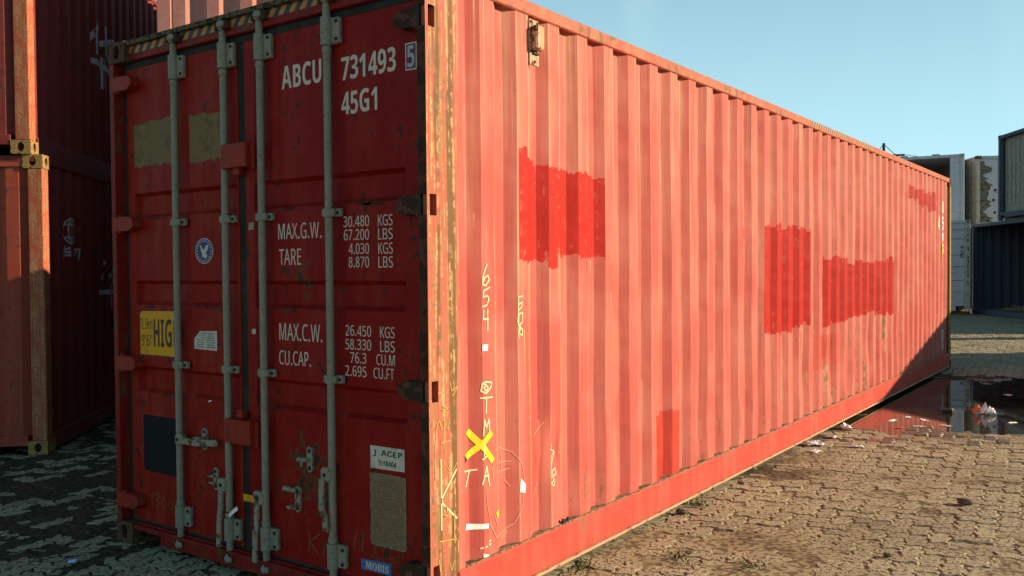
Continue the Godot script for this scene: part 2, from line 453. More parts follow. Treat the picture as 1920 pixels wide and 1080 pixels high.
func side_material(near: bool) -> StandardMaterial3D:
	var z0 := 0.0 if near else SPLIT
	var z1 := SPLIT if near else 12.2
	var w := 1400
	var h := 950 if near else 520
	var per := (z1 - z0) / w
	var S := noise_bytes(201 if near else 211, 0.045 if near else 0.075, w, h, 24, 3)
	var T := noise_bytes(202 if near else 212, 0.012 if near else 0.022, w, h, 9, 3)
	var A := noise_bytes(203, 0.006, w, h)
	var F := noise_bytes(204, 0.05, w, h, 1, 5)
	var G := noise_bytes(206, 0.16 if near else 0.22, w, h, 30, 3)
	var V := noise_bytes(205, 0.022, w, h, 7, 5)
	var rng := RandomNumberGenerator.new()
	rng.seed = 77
	# how likely the paint is worn through along each upright line: most at the fold edges
	var wear := PackedFloat32Array()
	wear.resize(w)
	var soot := PackedFloat32Array()
	soot.resize(w)
	var amt := {}
	for x in w:
		var z := z0 + x * per
		var k := int(floor((z - 0.385) / PITCH))
		var u := z - 0.385 - k * PITCH
		if not amt.has(k): amt[k] = Vector3(rng.randf_range(0.25, 1.0), rng.randf_range(0.1, 0.8), rng.randf_range(0.0, 0.7))
		var e: Vector3 = amt[k]
		wear[x] = e.x * exp(-pow((u - 0.108) / 0.014, 2.0)) + e.y * exp(-pow((u - 0.004) / 0.008, 2.0)) + e.z * 0.6 * exp(-pow((u - 0.225) / 0.02, 2.0))
	# rust and wash-out running down from the rail and from chips
	var runs := {}
	for k in 150:
		var x := rng.randi_range(0, w - 1)
		var y_from := 2.82 if rng.randf() < 0.5 else rng.randf_range(0.4, 2.7)
		var run := Vector3(y_from, y_from - rng.randf_range(0.06, 0.7), rng.randf_range(0.25, 0.8) * (1.0 if rng.randf() < 0.5 else -1.0))
		for j in rng.randi_range(1, 3):
			if not runs.has(x + j): runs[x + j] = []
			runs[x + j].append(run)
	var patches := []
	if near:
		patches.append([brush_columns(w, z0, per, 1, 0.684, 1.527, [Vector3(0.68, 2.165, 1.615), Vector3(0.755, 2.115, 1.60), Vector3(0.86, 2.105, 1.60), Vector3(0.95, 2.10, 1.565), Vector3(1.035, 2.085, 1.64), Vector3(1.30, 2.09, 1.625)], 0.05, 0.012), lin(0.40, 0.013, 0.007), 1.0])
		patches.append([brush_columns(w, z0, per, 2, 2.155, 2.512, [Vector3(2.0, 0.650, 0.2)], 0.2, 0.006), lin(0.42, 0.040, 0.024), 0.85])
		patches.append([brush_columns(w, z0, per, 3, 3.665, 3.735, [Vector3(3.6, 1.875, 1.80)], 0.03, 0.006), lin(0.52, 0.04, 0.03), 0.8])
		patches.append([brush_columns(w, z0, per, 4, 4.084, 4.4, [Vector3(4.0, 1.905, 1.03)], 0.055, 0.022), lin(0.365, 0.012, 0.006), 1.0])
	else:
		patches.append([brush_columns(w, z0, per, 4, 4.084, 5.26, [Vector3(4.0, 1.905, 1.03), Vector3(4.9, 1.90, 1.05)], 0.055, 0.022), lin(0.365, 0.012, 0.006), 1.0])
		patches.append([brush_columns(w, z0, per, 5, 5.63, 8.578, [Vector3(5.6, 1.635, 1.02), Vector3(6.6, 1.62, 1.04), Vector3(7.6, 1.65, 1.02)], 0.11, 0.03), lin(0.36, 0.012, 0.006), 1.0])
		patches.append([brush_columns(w, z0, per, 6, 9.24, 11.1, [Vector3(9.2, 2.58, 2.41), Vector3(9.9, 2.585, 2.37), Vector3(10.6, 2.59, 2.33)], 0.13, 0.035), lin(0.36, 0.020, 0.013), 1.0])
		patches.append([brush_columns(w, z0, per, 8, 5.33, 6.25, [Vector3(5.3, 0.93, 0.62)], 0.25, 0.02), lin(0.47, 0.08, 0.055), 0.7])
	var red := lin(0.43, 0.088, 0.068)
	var pale := lin(0.455, 0.130, 0.098)
	var deep := lin(0.395, 0.066, 0.053)
	var tanc := lin(0.47, 0.245, 0.140)
	var dark := lin(0.16, 0.095, 0.05)
	var ochre := lin(0.33, 0.150, 0.068)
	var cream := lin(0.52, 0.34, 0.16)
	var olive := lin(0.135, 0.080, 0.030)
	var b := PackedByteArray()
	b.resize(w * h * 3)
	for y in h:
		var hy := 2.9 * (1.0 - (y + 0.5) / h)
		var up := smoothstep(0.2, 2.2, hy) * 0.24
		for x in w:
			var i := y * w + x
			var z := z0 + x * per
			var s := S[i] / 255.0
			var t := T[i] / 255.0
			var a := A[i] / 255.0
			var f := F[i] / 255.0
			var vv := V[i] / 255.0
			var c: Color
			if z < 0.205 - (t - 0.5) * 0.05:
				# the corner post, scraped down to primer and rust
				var g := G[i] / 255.0
				var gf := g * 0.6 + f * 0.4
				c = red.lerp(ochre, smoothstep(0.39, 0.47, t * 0.35 + gf * 0.65) * 0.95)
				c = c.lerp(red, smoothstep(0.56, 0.60, f * 0.55 + t * 0.5) * 0.7)
				var band := exp(-pow((z - 0.155 - (t - 0.5) * 0.06) / 0.026, 2.0)) + 0.5 * exp(-pow((z - 0.07) / 0.02, 2.0))
				c = c.lerp(olive, smoothstep(0.50, 0.62, band * 0.40 + vv * 0.30 + (1.0 - gf) * 0.42) * 0.9)
				c = c.lerp(cream, smoothstep(0.62, 0.67, g * 0.6 + f * 0.45) * 0.75)
				c = c.lerp(dark, smoothstep(0.66, 0.74, f * 0.6 + vv * 0.45) * 0.6)
			else:
				c = red.lerp(pale, clampf((a - 0.45) * 2.0 + (t - 0.5) * 1.6 + 0.45, 0.0, 1.0))
				c = c.lerp(deep, smoothstep(0.58, 0.8, s * 0.5 + (1.0 - t) * 0.5) * 0.55)
				var wr := wear[x]
				var k := smoothstep(0.50, 0.86, s * 0.42 + wr * 0.42 + t * 0.22 + up - 0.05)
				c = c.lerp(tanc, k * 0.85)
				c = c.lerp(cream, smoothstep(0.64, 0.74, s * 0.5 + wr * 0.3 + f * 0.22) * 0.45)
				if not near and hy < 1.15 and z < 8.5:
					var q := vv * 0.62 + f * 0.2 + wr * 0.12
					c = c.lerp(tanc, smoothstep(0.50, 0.58, q) * 0.7)
					c = c.lerp(dark, smoothstep(0.585, 0.63, q) * 0.75)
				elif hy < 0.62:
					var q2 := vv * 0.62 + f * 0.25 + wr * 0.10
					c = c.lerp(dark, smoothstep(0.63, 0.68, q2) * 0.6)
				c = c.lerp(pale if G[i] > 128 else deep, absf(G[i] / 255.0 - 0.5) * 0.9)
				c = c.lerp(tanc, smoothstep(0.66, 0.80, G[i] / 255.0 * 0.6 + wr * 0.3 + t * 0.25) * 0.5)
				if f > 0.88: c = c.lerp(dark, 0.5)
				if runs.has(x):
					for r in runs[x]:
						if hy < r.x and hy > r.y: c = c.lerp(dark if r.z > 0.0 else cream, absf(r.z) * smoothstep(r.y, r.x, hy) * (0.5 + f * 0.8))
			for p in patches:
				var d: Dictionary = p[0]
				var tp: float = d.top[x]
				if tp > 0.0 and hy < tp + (f - 0.5) * 0.02 and hy > d.bottom[x] + (f - 0.5) * 0.02:
					var cover: float = p[2]
					if s * 0.5 + f * 0.5 > 0.64: cover *= 0.86
					var under := c
					c = c.lerp(p[1], cover)
					c = c.lerp(lin(0.27, 0.012, 0.008), 0.35 * d.tone[x] * smoothstep(0.35, 0.6, G[i] / 255.0))
					var thin := G[i] / 255.0 * 0.45 + f * 0.45 + (0.06 if hy > tp - 0.05 or hy < d.bottom[x] + 0.05 else 0.0)
					if thin > 0.63: c = c.lerp(under, smoothstep(0.63, 0.70, thin) * 0.7)
			b[i * 3] = int(c.r * 255.0)
			b[i * 3 + 1] = int(c.g * 255.0)
			b[i * 3 + 2] = int(c.b * 255.0)
	var m := StandardMaterial3D.new()
	m.albedo_texture = ImageTexture.create_from_image(Image.create_from_data(w, h, false, Image.FORMAT_RGB8, b))
	m.roughness = 0.65
	m.metallic_specular = 0.25
	m.normal_enabled = true
	m.normal_texture = dents
	m.normal_scale = 0.25
	return m

# one door leaf, 0..1 across and up; stains are (x, y, radius) in metres from its lower left corner
func door_material(sd: int, base: Color, faded: Color, stains: Array) -> StandardMaterial3D:
	var w := 420
	var h := 900
	var A := noise_bytes(sd, 0.008, w, h)
	var S := noise_bytes(sd + 1, 0.025, w, h, 20, 3)
	var F := noise_bytes(sd + 2, 0.04, w, h, 1, 5)
	var b := PackedByteArray()
	b.resize(w * h * 3)
	var rust := lin(0.13, 0.055, 0.022)
	var dark := lin(0.045, 0.02, 0.016)
	for y in h:
		var hy := 2.62 * (1.0 - float(y) / h)
		for x in w:
			var i := y * w + x
			var a := A[i] / 255.0
			var s := S[i] / 255.0
			var f := F[i] / 255.0
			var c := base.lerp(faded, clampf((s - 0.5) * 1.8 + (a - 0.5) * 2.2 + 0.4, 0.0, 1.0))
			c = c.lerp(dark, smoothstep(0.66, 0.78, f * 0.6 + a * 0.4) * 0.7)
			var px := 1.19 * x / w
			for q in stains:
				var d: float = Vector2(px - q.x, (hy - q.y) * 0.7).length() / q.z
				if d < 1.3:
					var k: float = (1.3 - d) * 0.5 + (f - 0.5) * 1.1
					c = c.lerp(rust, smoothstep(0.30, 0.45, k) * 0.75)
					c = c.lerp(dark, smoothstep(0.52, 0.6, k) * 0.8)
			b[i * 3] = int(c.r * 255.0)
			b[i * 3 + 1] = int(c.g * 255.0)
			b[i * 3 + 2] = int(c.b * 255.0)
	var m := StandardMaterial3D.new()
	m.albedo_texture = ImageTexture.create_from_image(Image.create_from_data(w, h, false, Image.FORMAT_RGB8, b))
	m.roughness = 0.5
	m.metallic_specular = 0.18
	m.normal_enabled = true
	m.normal_texture = dents
	m.normal_scale = 0.35
	return m

# ---------------------------------------------------------------- ground, paving, water
var hills_noise: FastNoiseLite
var mud_noise: FastNoiseLite
var edge_noise: FastNoiseLite

func make_noise(sd: int, freq: float, oct := 3) -> FastNoiseLite:
	var f := FastNoiseLite.new()
	f.noise_type = FastNoiseLite.TYPE_SIMPLEX_SMOOTH
	f.seed = sd
	f.frequency = freq
	f.fractal_octaves = oct
	return f

# how far the paving has sunk: a shallow dip beside the far half of the red box holds the water
func sunk(x: float, z: float) -> float:
	return dip(x, z) + 0.004 * (hills_noise.get_noise_2d(x, z) + 0.3)

func dip_edge(x: float, z: float) -> float:
	var zz := z + 8.65 + 0.5 * (x - 0.9)
	return pow((x - 0.9) / 2.1, 2.0) + pow(zz / 2.1, 2.0) + 0.85 * edge_noise.get_noise_2d(x, z)

func dip(x: float, z: float) -> float:
	return 0.028 * (1.0 - smoothstep(0.45, 1.55, dip_edge(x, z)))

func soil_height(x: float, z: float) -> float:
	var shade_side := 1.0 - smoothstep(-3.2, -1.2, x + z * 0.25)
	var n := mud_noise.get_noise_2d(x, z)
	var big := mud_noise.get_noise_2d(x * 0.22 + 70.0, z * 0.22)
	return lerpf(-0.0092 + 0.008 * n + 0.014 * maxf(big, -0.2), -0.0034 + 0.0036 * mud_noise.get_noise_2d(x * 3.1, z * 3.1), shade_side) - sunk(x, z)

func build_ground():
	hills_noise = make_noise(3, 0.5)
	mud_noise = make_noise(8, 2.6, 4)
	edge_noise = make_noise(21, 1.1, 3)
	var soil := paint_tex(130, lin(0.27, 0.222, 0.135), lin(0.34, 0.285, 0.178), lin(0.12, 0.095, 0.062), 0.8, 0.2, 0.4, 512, 1)
	var soil_mat := mat_tex(soil, 1.1, 0.95)
	var far_soil := mat_tex(paint_tex(133, lin(0.15, 0.125, 0.088), lin(0.20, 0.165, 0.115), lin(0.07, 0.06, 0.045), 0.8, 0.2, 0.4, 512, 1), 0.35, 0.95)
	var g := MB.new()
	g.quad(Vector3(-400, -0.075, -400), Vector3(400, -0.075, -400), Vector3(400, -0.075, 400), Vector3(-400, -0.075, 400), Vector3.UP)
	var ground := done(g, "ground", far_soil, self)
	tag(ground, "", "", "", "structure")
	var paving := Node3D.new()
	put(paving, "pavement", self)
	tag(paving, "", "", "", "structure")
	# the sandy bed that fills the joints and in places covers the blocks
	var step := 0.032
	var x0 := -7.4
	var z0 := -11.4
	var nx := int(10.4 / step)
	var nz := int(14.2 / step)
	var hv := PackedVector3Array()
	var hn := PackedVector3Array()
	hv.resize((nx + 1) * (nz + 1))
	hn.resize(hv.size())
	var hc := PackedColorArray()
	hc.resize(hv.size())
	var damp := make_noise(44, 0.7, 4)
	for j in nz + 1:
		for i in nx + 1:
			var x := x0 + i * step
			var z := z0 + j * step
			hv[j * (nx + 1) + i] = Vector3(x, soil_height(x, z), z)
			var sand := smoothstep(-1.6, -0.2, x + z * 0.25 + 0.8 * damp.get_noise_2d(x, z))
			var moss := smoothstep(0.15, 0.45, damp.get_noise_2d(x * 2.3 + 40.0, z * 2.3)) * 0.55
			var cc := Color(0.24, 0.225, 0.21).lerp(Color(1, 1, 1), sand).lerp(Color(0.34, 0.30, 0.24), moss)
			hc[j * (nx + 1) + i] = cc
	for j in nz + 1:
		for i in nx + 1:
			var k := j * (nx + 1) + i
			var dx := hv[j * (nx + 1) + mini(i + 1, nx)].y - hv[j * (nx + 1) + maxi(i - 1, 0)].y
			var dz := hv[mini(j + 1, nz) * (nx + 1) + i].y - hv[maxi(j - 1, 0) * (nx + 1) + i].y
			hn[k] = Vector3(-dx, 2.0 * step, -dz).normalized()
	var ix := PackedInt32Array()
	for j in nz:
		for i in nx:
			var a := j * (nx + 1) + i
			ix.append_array([a, a + 1, a + nx + 1, a + 1, a + nx + 2, a + nx + 1])
	var arr := []
	arr.resize(Mesh.ARRAY_MAX)
	arr[Mesh.ARRAY_VERTEX] = hv
	arr[Mesh.ARRAY_NORMAL] = hn
	arr[Mesh.ARRAY_INDEX] = ix
	arr[Mesh.ARRAY_COLOR] = hc
	var bed := ArrayMesh.new()
	bed.add_surface_from_arrays(Mesh.PRIMITIVE_TRIANGLES, arr)
	var bed_mat: StandardMaterial3D = soil_mat.duplicate()
	bed_mat.vertex_color_use_as_albedo = true
	inst(bed, "joint_sand", bed_mat, paving).set_meta("kind", "stuff")
	var rest := MB.new()                          # the bed further off, where joints are a hair wide
	for q in [[-12.0, 9.0, -36.0, -11.42], [2.98, 9.0, -11.42, 2.77], [-12.0, 9.0, 2.77, 8.0], [-12.0, -7.4, -11.42, 2.77]]:
		rest.quad(Vector3(q[0], -0.016, q[2]), Vector3(q[1], -0.016, q[2]), Vector3(q[1], -0.016, q[3]), Vector3(q[0], -0.016, q[3]), Vector3.UP)
	done(rest, "joint_sand", soil_mat, paving).set_meta("kind", "stuff")
	lay_blocks(paving)
	# standing water in the dip
	var w := MB.new()
	var ring := []
	for k in 48:
		var a := TAU * k / 48
		var p := Vector2(0.9 + 2.8 * cos(a), 0)
		p.y = -8.65 - 0.5 * (p.x - 0.9) + 2.95 * sin(a)
		ring.append(Vector3(p.x, -0.011, p.y))
	for k in 48: w.tri(Vector3(0.9, -0.011, -8.65), ring[k], ring[(k + 1) % 48], Vector3.UP)
	var wm := StandardMaterial3D.new()
	wm.transparency = BaseMaterial3D.TRANSPARENCY_ALPHA
	wm.albedo_color = Color(lin(0.022, 0.017, 0.012), 0.72)
	wm.roughness = 0.015
	wm.metallic_specular = 0.55
	var water := done(w, "water", wm, self)
	tag(water, "", "", "", "structure")

# zigzag block: two lattice squares, each lattice edge an S so that all blocks interlock
func block_mesh(sd: int) -> ArrayMesh:
	var rng := RandomNumberGenerator.new()
	rng.seed = sd
	var u := UNIT
	var amp := 0.0145
	var corners := [Vector2(0, 0), Vector2(u, 0), Vector2(2 * u, 0), Vector2(2 * u, u), Vector2(u, u), Vector2(0, u)]
	var pts := []
	for k in 6:
		var a: Vector2 = corners[k]
		var b: Vector2 = corners[(k + 1) % 6]
		var fwd := b - a
		var flip := fwd.x < -0.01 or fwd.y < -0.01
		var s := b if flip else a
		var d := (-fwd if flip else fwd)
		var nrm := Vector2(-d.y, d.x).normalized()
		var p1 := s + d * 0.27 + nrm * amp
		var p2 := s + d * 0.73 - nrm * amp
		pts.append(a)
		if flip:
			pts.append(p2)
			pts.append(p1)
		else:
			pts.append(p1)
			pts.append(p2)
	var c := Vector2(u, u * 0.5)
	var ringat := func(inset: float, jit: float) -> Array:
		var r := []
		for k in pts.size():
			var p0: Vector2 = pts[(k + pts.size() - 1) % pts.size()]
			var p: Vector2 = pts[k]
			var p1: Vector2 = pts[(k + 1) % pts.size()]
			var n0 := Vector2(-(p - p0).y, (p - p0).x).normalized()
			var n1 := Vector2(-(p1 - p).y, (p1 - p).x).normalized()
			var m := (n0 + n1).normalized()
			r.append(p + m * (inset / maxf(0.6, m.dot(n0))) + Vector2(rng.randf_range(-jit, jit), rng.randf_range(-jit, jit)) - c)
		return r
	var top: Array = ringat.call(0.0090, 0.0030)
	var low: Array = ringat.call(0.0034, 0.0012)
	var poly := PackedVector2Array(top)
	var m := MB.new()
	var tr := Geometry2D.triangulate_polygon(poly)
	for k in range(0, tr.size(), 3):
		m.tri(Vector3(poly[tr[k]].x, 0, poly[tr[k]].y), Vector3(poly[tr[k + 1]].x, 0, poly[tr[k + 1]].y), Vector3(poly[tr[k + 2]].x, 0, poly[tr[k + 2]].y), Vector3.UP)
	for k in top.size():
		var a: Vector2 = top[k]
		var b: Vector2 = top[(k + 1) % top.size()]
		var d: Vector2 = low[(k + 1) % low.size()]
		var e: Vector2 = low[k]
		var o := (a + b) * 0.5
		m.quad(Vector3(a.x, 0, a.y), Vector3(b.x, 0, b.y), Vector3(d.x, -0.016, d.y), Vector3(e.x, -0.016, e.y), Vector3((e + d - a - b).x, 0.012, (e + d - a - b).y))
		m.quad(Vector3(e.x, -0.016, e.y), Vector3(d.x, -0.016, d.y), Vector3(d.x, -0.05, d.y), Vector3(e.x, -0.05, e.y), Vector3((e + d - a - b).x, 0.0, (e + d - a - b).y))
	return m.mesh()

func block_material(base: Color, rough: float, tint := false) -> StandardMaterial3D:
	var m := StandardMaterial3D.new()
	m.albedo_texture = M.block_tex
	m.albedo_color = base
	m.uv1_triplanar = true
	m.uv1_world_triplanar = true
	m.uv1_scale = Vector3.ONE * 1.7
	m.roughness = rough
	m.vertex_color_use_as_albedo = tint
	m.normal_enabled = true
	m.normal_texture = M.grit
	m.normal_scale = 0.9
	return m

func in_box(p: Vector2, lo: Vector2, hi: Vector2) -> bool:
	return p.x > lo.x and p.x < hi.x and p.y > lo.y and p.y < hi.y

func sees(p: Vector2, cam: Vector2) -> bool:
	# is the line from the eye to a spot on the ground free of the red box
	for k in range(1, 24):
		if in_box(cam.lerp(p, k / 24.0), Vector2(-2.44, -12.2), Vector2(0, 0)): return false
	return true

func lay_blocks(paving: Node3D):
	M.block_tex = paint_tex(140, Color(0.80, 0.80, 0.80), Color(0.97, 0.96, 0.94), Color(0.42, 0.39, 0.36), 0.9, 0.17, 0.35, 512, 1)
	var gn := make_noise(15, 0.09, 4)
	var gi := gn.get_seamless_image(512, 512)
	gi.convert(Image.FORMAT_RGB8)
	gi.bump_map_to_normal_map(5.0)
	M.grit = ImageTexture.create_from_image(gi)
	var tones := [Vector3(0.47, 0.41, 0.262), Vector3(0.445, 0.388, 0.248), Vector3(0.42, 0.365, 0.232), Vector3(0.39, 0.338, 0.212), Vector3(0.345, 0.295, 0.185), Vector3(0.27, 0.228, 0.142)]
	var mats := []
	var wets := []
	for t in tones:
		mats.append(block_material(lin(t.x, t.y, t.z), 0.9))
		wets.append(block_material(lin(t.x * 0.4, t.y * 0.36, t.z * 0.34), 0.38))
	var meshes := [block_mesh(1), block_mesh(2), block_mesh(3)]
	var rng := RandomNumberGenerator.new()
	rng.seed = 12
	var turn := deg_to_rad(-5.0)
	var ca := cos(turn)
	var sa := sin(turn)
	var spots := []
	var stain := make_noise(61, 0.8, 4)
	var cam := Vector2(2.501, 2.868)
	var look := Vector2(-sin(0.62284), -cos(0.62284))
	for j in range(-330, 100):
		for i in range(-140, 110):
			var c := posmod(i - j, 4)
			if c != 0 and c != 3: continue
			var flatwise := c == 0
			var l := Vector2((i + (1.0 if flatwise else 0.5)) * UNIT, (j + (0.5 if flatwise else 1.0)) * UNIT)
			var p := Vector2(l.x * ca - l.y * sa, l.x * sa + l.y * ca)
			if p.x < -9.4 or p.x > 6.5 or p.y < -34.5 or p.y > 5.0: continue
			var s := sunk(p.x, p.y)
			var y := -0.0025 + rng.randf_range(-0.0065, 0.0035) - s
			# a block that has lifted or settled at one edge
			var shady := 1.0 - smoothstep(-3.2, -1.2, p.x + p.y * 0.25)
			y += rng.randf_range(-0.006, 0.0035) * shady
			if rng.randf() < 0.07: y -= rng.randf_range(0.002, 0.009)
			p += Vector2(rng.randfn(0, 0.0018), rng.randfn(0, 0.0018))
			var tilt := Vector2(rng.randfn(0, 0.019), rng.randfn(0, 0.019))
			if in_box(p, Vector2(-2.5, -12.3), Vector2(0.06, 0.06)): y = minf(y, -0.006)
			var b := Basis(Vector3.UP, -turn + (0.0 if flatwise else -PI / 2.0) + rng.randfn(0, 0.022)) 
			b = Basis(Vector3.RIGHT, tilt.x) * Basis(Vector3.FORWARD, tilt.y) * b
			var d := p - cam
			var ahead := d.dot(look)
			var across := d.dot(Vector2(-look.y, look.x))
			var score := 0.0
			if ahead > 0.5 and absf(across) / ahead < 0.575 and 1.572 / ahead < 0.33:
				score = 1.0 / (ahead * ahead * ahead)
			spots.append([score, Transform3D(b, Vector3(p.x, y, p.y)), clampi(int(2.0 + 3.4 * stain.get_noise_2d(p.x, p.y) + rng.randf_range(-1.6, 1.6)), 0, 5), rng.randi() % 3, dip_edge(p.x, p.y) + 0.5 * stain.get_noise_2d(p.x * 1.7, p.y * 1.7) + rng.randf_range(-0.12, 0.12), p])
	spots.sort_custom(func(a, b): return a[0] > b[0])
	var singles := 0
	var rest := [[], [], []]
	var rest_wet := []
	for q in spots:
		var wet: bool = q[4] < 1.68
		if singles < 300 and q[0] > 0.0 and sees(q[5], cam):
			singles += 1
			var o := MeshInstance3D.new()
			o.mesh = meshes[q[3]]
			o.material_override = wets[q[2]] if wet else mats[q[2]]
			o.transform = q[1]
			o.name = "paving_block" if singles == 1 else "paving_block_%03d" % (singles - 1)
			paving.add_child(o, true)
		elif wet: rest_wet.append(q)
		else: rest[q[3]].append(q)
	var sets := [[rest[0], meshes[0], 0.9, 1.0], [rest[1], meshes[1], 0.9, 1.0], [rest[2], meshes[2], 0.9, 1.0], [rest_wet, meshes[1], 0.38, 0.38]]
	for st in sets:
		var mm := MultiMesh.new()
		mm.transform_format = MultiMesh.TRANSFORM_3D
		mm.use_colors = true
		mm.mesh = st[1]
		mm.instance_count = st[0].size()
		for k in st[0].size():
			mm.set_instance_transform(k, st[0][k][1])
			var t: Vector3 = tones[st[0][k][2]] * st[3]
			mm.set_instance_color(k, Color(t.x, t.y, t.z))
		var o := MultiMeshInstance3D.new()
		o.multimesh = mm
		o.material_override = block_material(Color.WHITE, st[2], true)
		put(o, "far_paving_blocks", paving)
		o.set_meta("kind", "stuff")

# ---------------------------------------------------------------- pieces all steel boxes share
const SPLIT := 4.193
var casting_mesh: ArrayMesh

# corner fitting 0.178 deep (z), 0.162 wide (x), 0.118 high, oval holes through its four upright faces; centre at the origin
func make_casting() -> ArrayMesh:
	var b := MB.new()
	var h := Vector3(0.081, 0.059, 0.089)
	for f in 4:
		var bs := Basis(Vector3.UP, f * PI / 2.0)
		var hw := h.x if f % 2 == 0 else h.z
		var hd := h.z if f % 2 == 0 else h.x
		var o := bs * Vector3(0, 0, 1)
		var ang := []
		for k in 24: ang.append(TAU * k / 24)
		for s in [[1, 1], [-1, 1], [-1, -1], [1, -1]]: ang.append(fposmod(atan2(s[1] * h.y, s[0] * hw), TAU))
		ang.sort()
		var inner := []
		var outer := []
		for a in ang:
			var d := Vector2(cos(a), sin(a))
			var k := minf(hw / maxf(absf(d.x), 1e-6), h.y / maxf(absf(d.y), 1e-6))
			outer.append(d * k)
			inner.append(Vector2(d.x * 0.030, d.y * 0.040))
		for k in ang.size():
			var l := (k + 1) % ang.size()
			var p0: Vector2 = outer[k]
			var p1: Vector2 = outer[l]
			var q0: Vector2 = inner[k]
			var q1: Vector2 = inner[l]
			b.quad(bs * Vector3(p0.x, p0.y, hd), bs * Vector3(p1.x, p1.y, hd), bs * Vector3(q1.x, q1.y, hd), bs * Vector3(q0.x, q0.y, hd), o)
			b.quad(bs * Vector3(q0.x, q0.y, hd), bs * Vector3(q1.x, q1.y, hd), bs * Vector3(q1.x, q1.y, hd - 0.03), bs * Vector3(q0.x, q0.y, hd - 0.03), bs * Vector3(-q0.x, -q0.y, 0))
	for s in [-1.0, 1.0]:
		b.quad(Vector3(-h.x, s * h.y, -h.z), Vector3(h.x, s * h.y, -h.z), Vector3(h.x, s * h.y, h.z), Vector3(-h.x, s * h.y, h.z), Vector3(0, s, 0))
	return b.mesh()

func castings(root: Node3D, L: float, W: float, H: float, mat: Material):
	if casting_mesh == null: casting_mesh = make_casting()
	for sx in [0.0, 1.0]:
		for sz in [0.0, 1.0]:
			for sy in [0.0, 1.0]:
				inst(casting_mesh, "corner_casting", mat, root, Transform3D(Basis.IDENTITY, Vector3(-0.081 - sx * (W - 0.162), 0.059 + sy * (H - 0.118), -0.089 - sz * (L - 0.178))))

# depth of the side sheet behind its outer flats, s = metres from the door end
func fold(s: float, first := 0.385, depth := 0.036) -> float:
	var u := fposmod(s - first, PITCH)
	if u < 0.103: return 0.0
	if u < 0.168: return -depth * (u - 0.103) / 0.065
	if u < 0.22: return -depth
	return -depth * (1.0 - (u - 0.22) / 0.065)

func fold_stops(a: float, e: float, first := 0.385) -> Array:
	var out := [a]
	var k := int(floor((a - first) / PITCH)) - 1
	while first + k * PITCH < e:
		for d in [0.0, 0.103, 0.168, 0.22]:
			var s: float = first + k * PITCH + d
			if s > a + 0.001 and s < e - 0.001: out.append(s)
		k += 1
	out.append(e)
	return out

# upright folded sheet: at(s, off, y) gives the point, out the way it faces
func folded_sheet(b: MB, a: float, e: float, y0: float, y1: float, at: Callable, out: Vector3, uv = null, first := 0.385, depth := 0.036):
	var st := fold_stops(a, e, first)
	for k in st.size() - 1:
		var s0: float = st[k]
		var s1: float = st[k + 1]
		var f0 := fold(s0, first, depth)
		var f1 := fold(s1, first, depth)
		if uv != null:
			b.quad(at.call(s0, f0, y0), at.call(s1, f1, y0), at.call(s1, f1, y1), at.call(s0, f0, y1), out, uv.call(s0, y0), uv.call(s1, y0), uv.call(s1, y1), uv.call(s0, y1))
		else:
			b.quad(at.call(s0, f0, y0), at.call(s1, f1, y0), at.call(s1, f1, y1), at.call(s0, f0, y1), out)

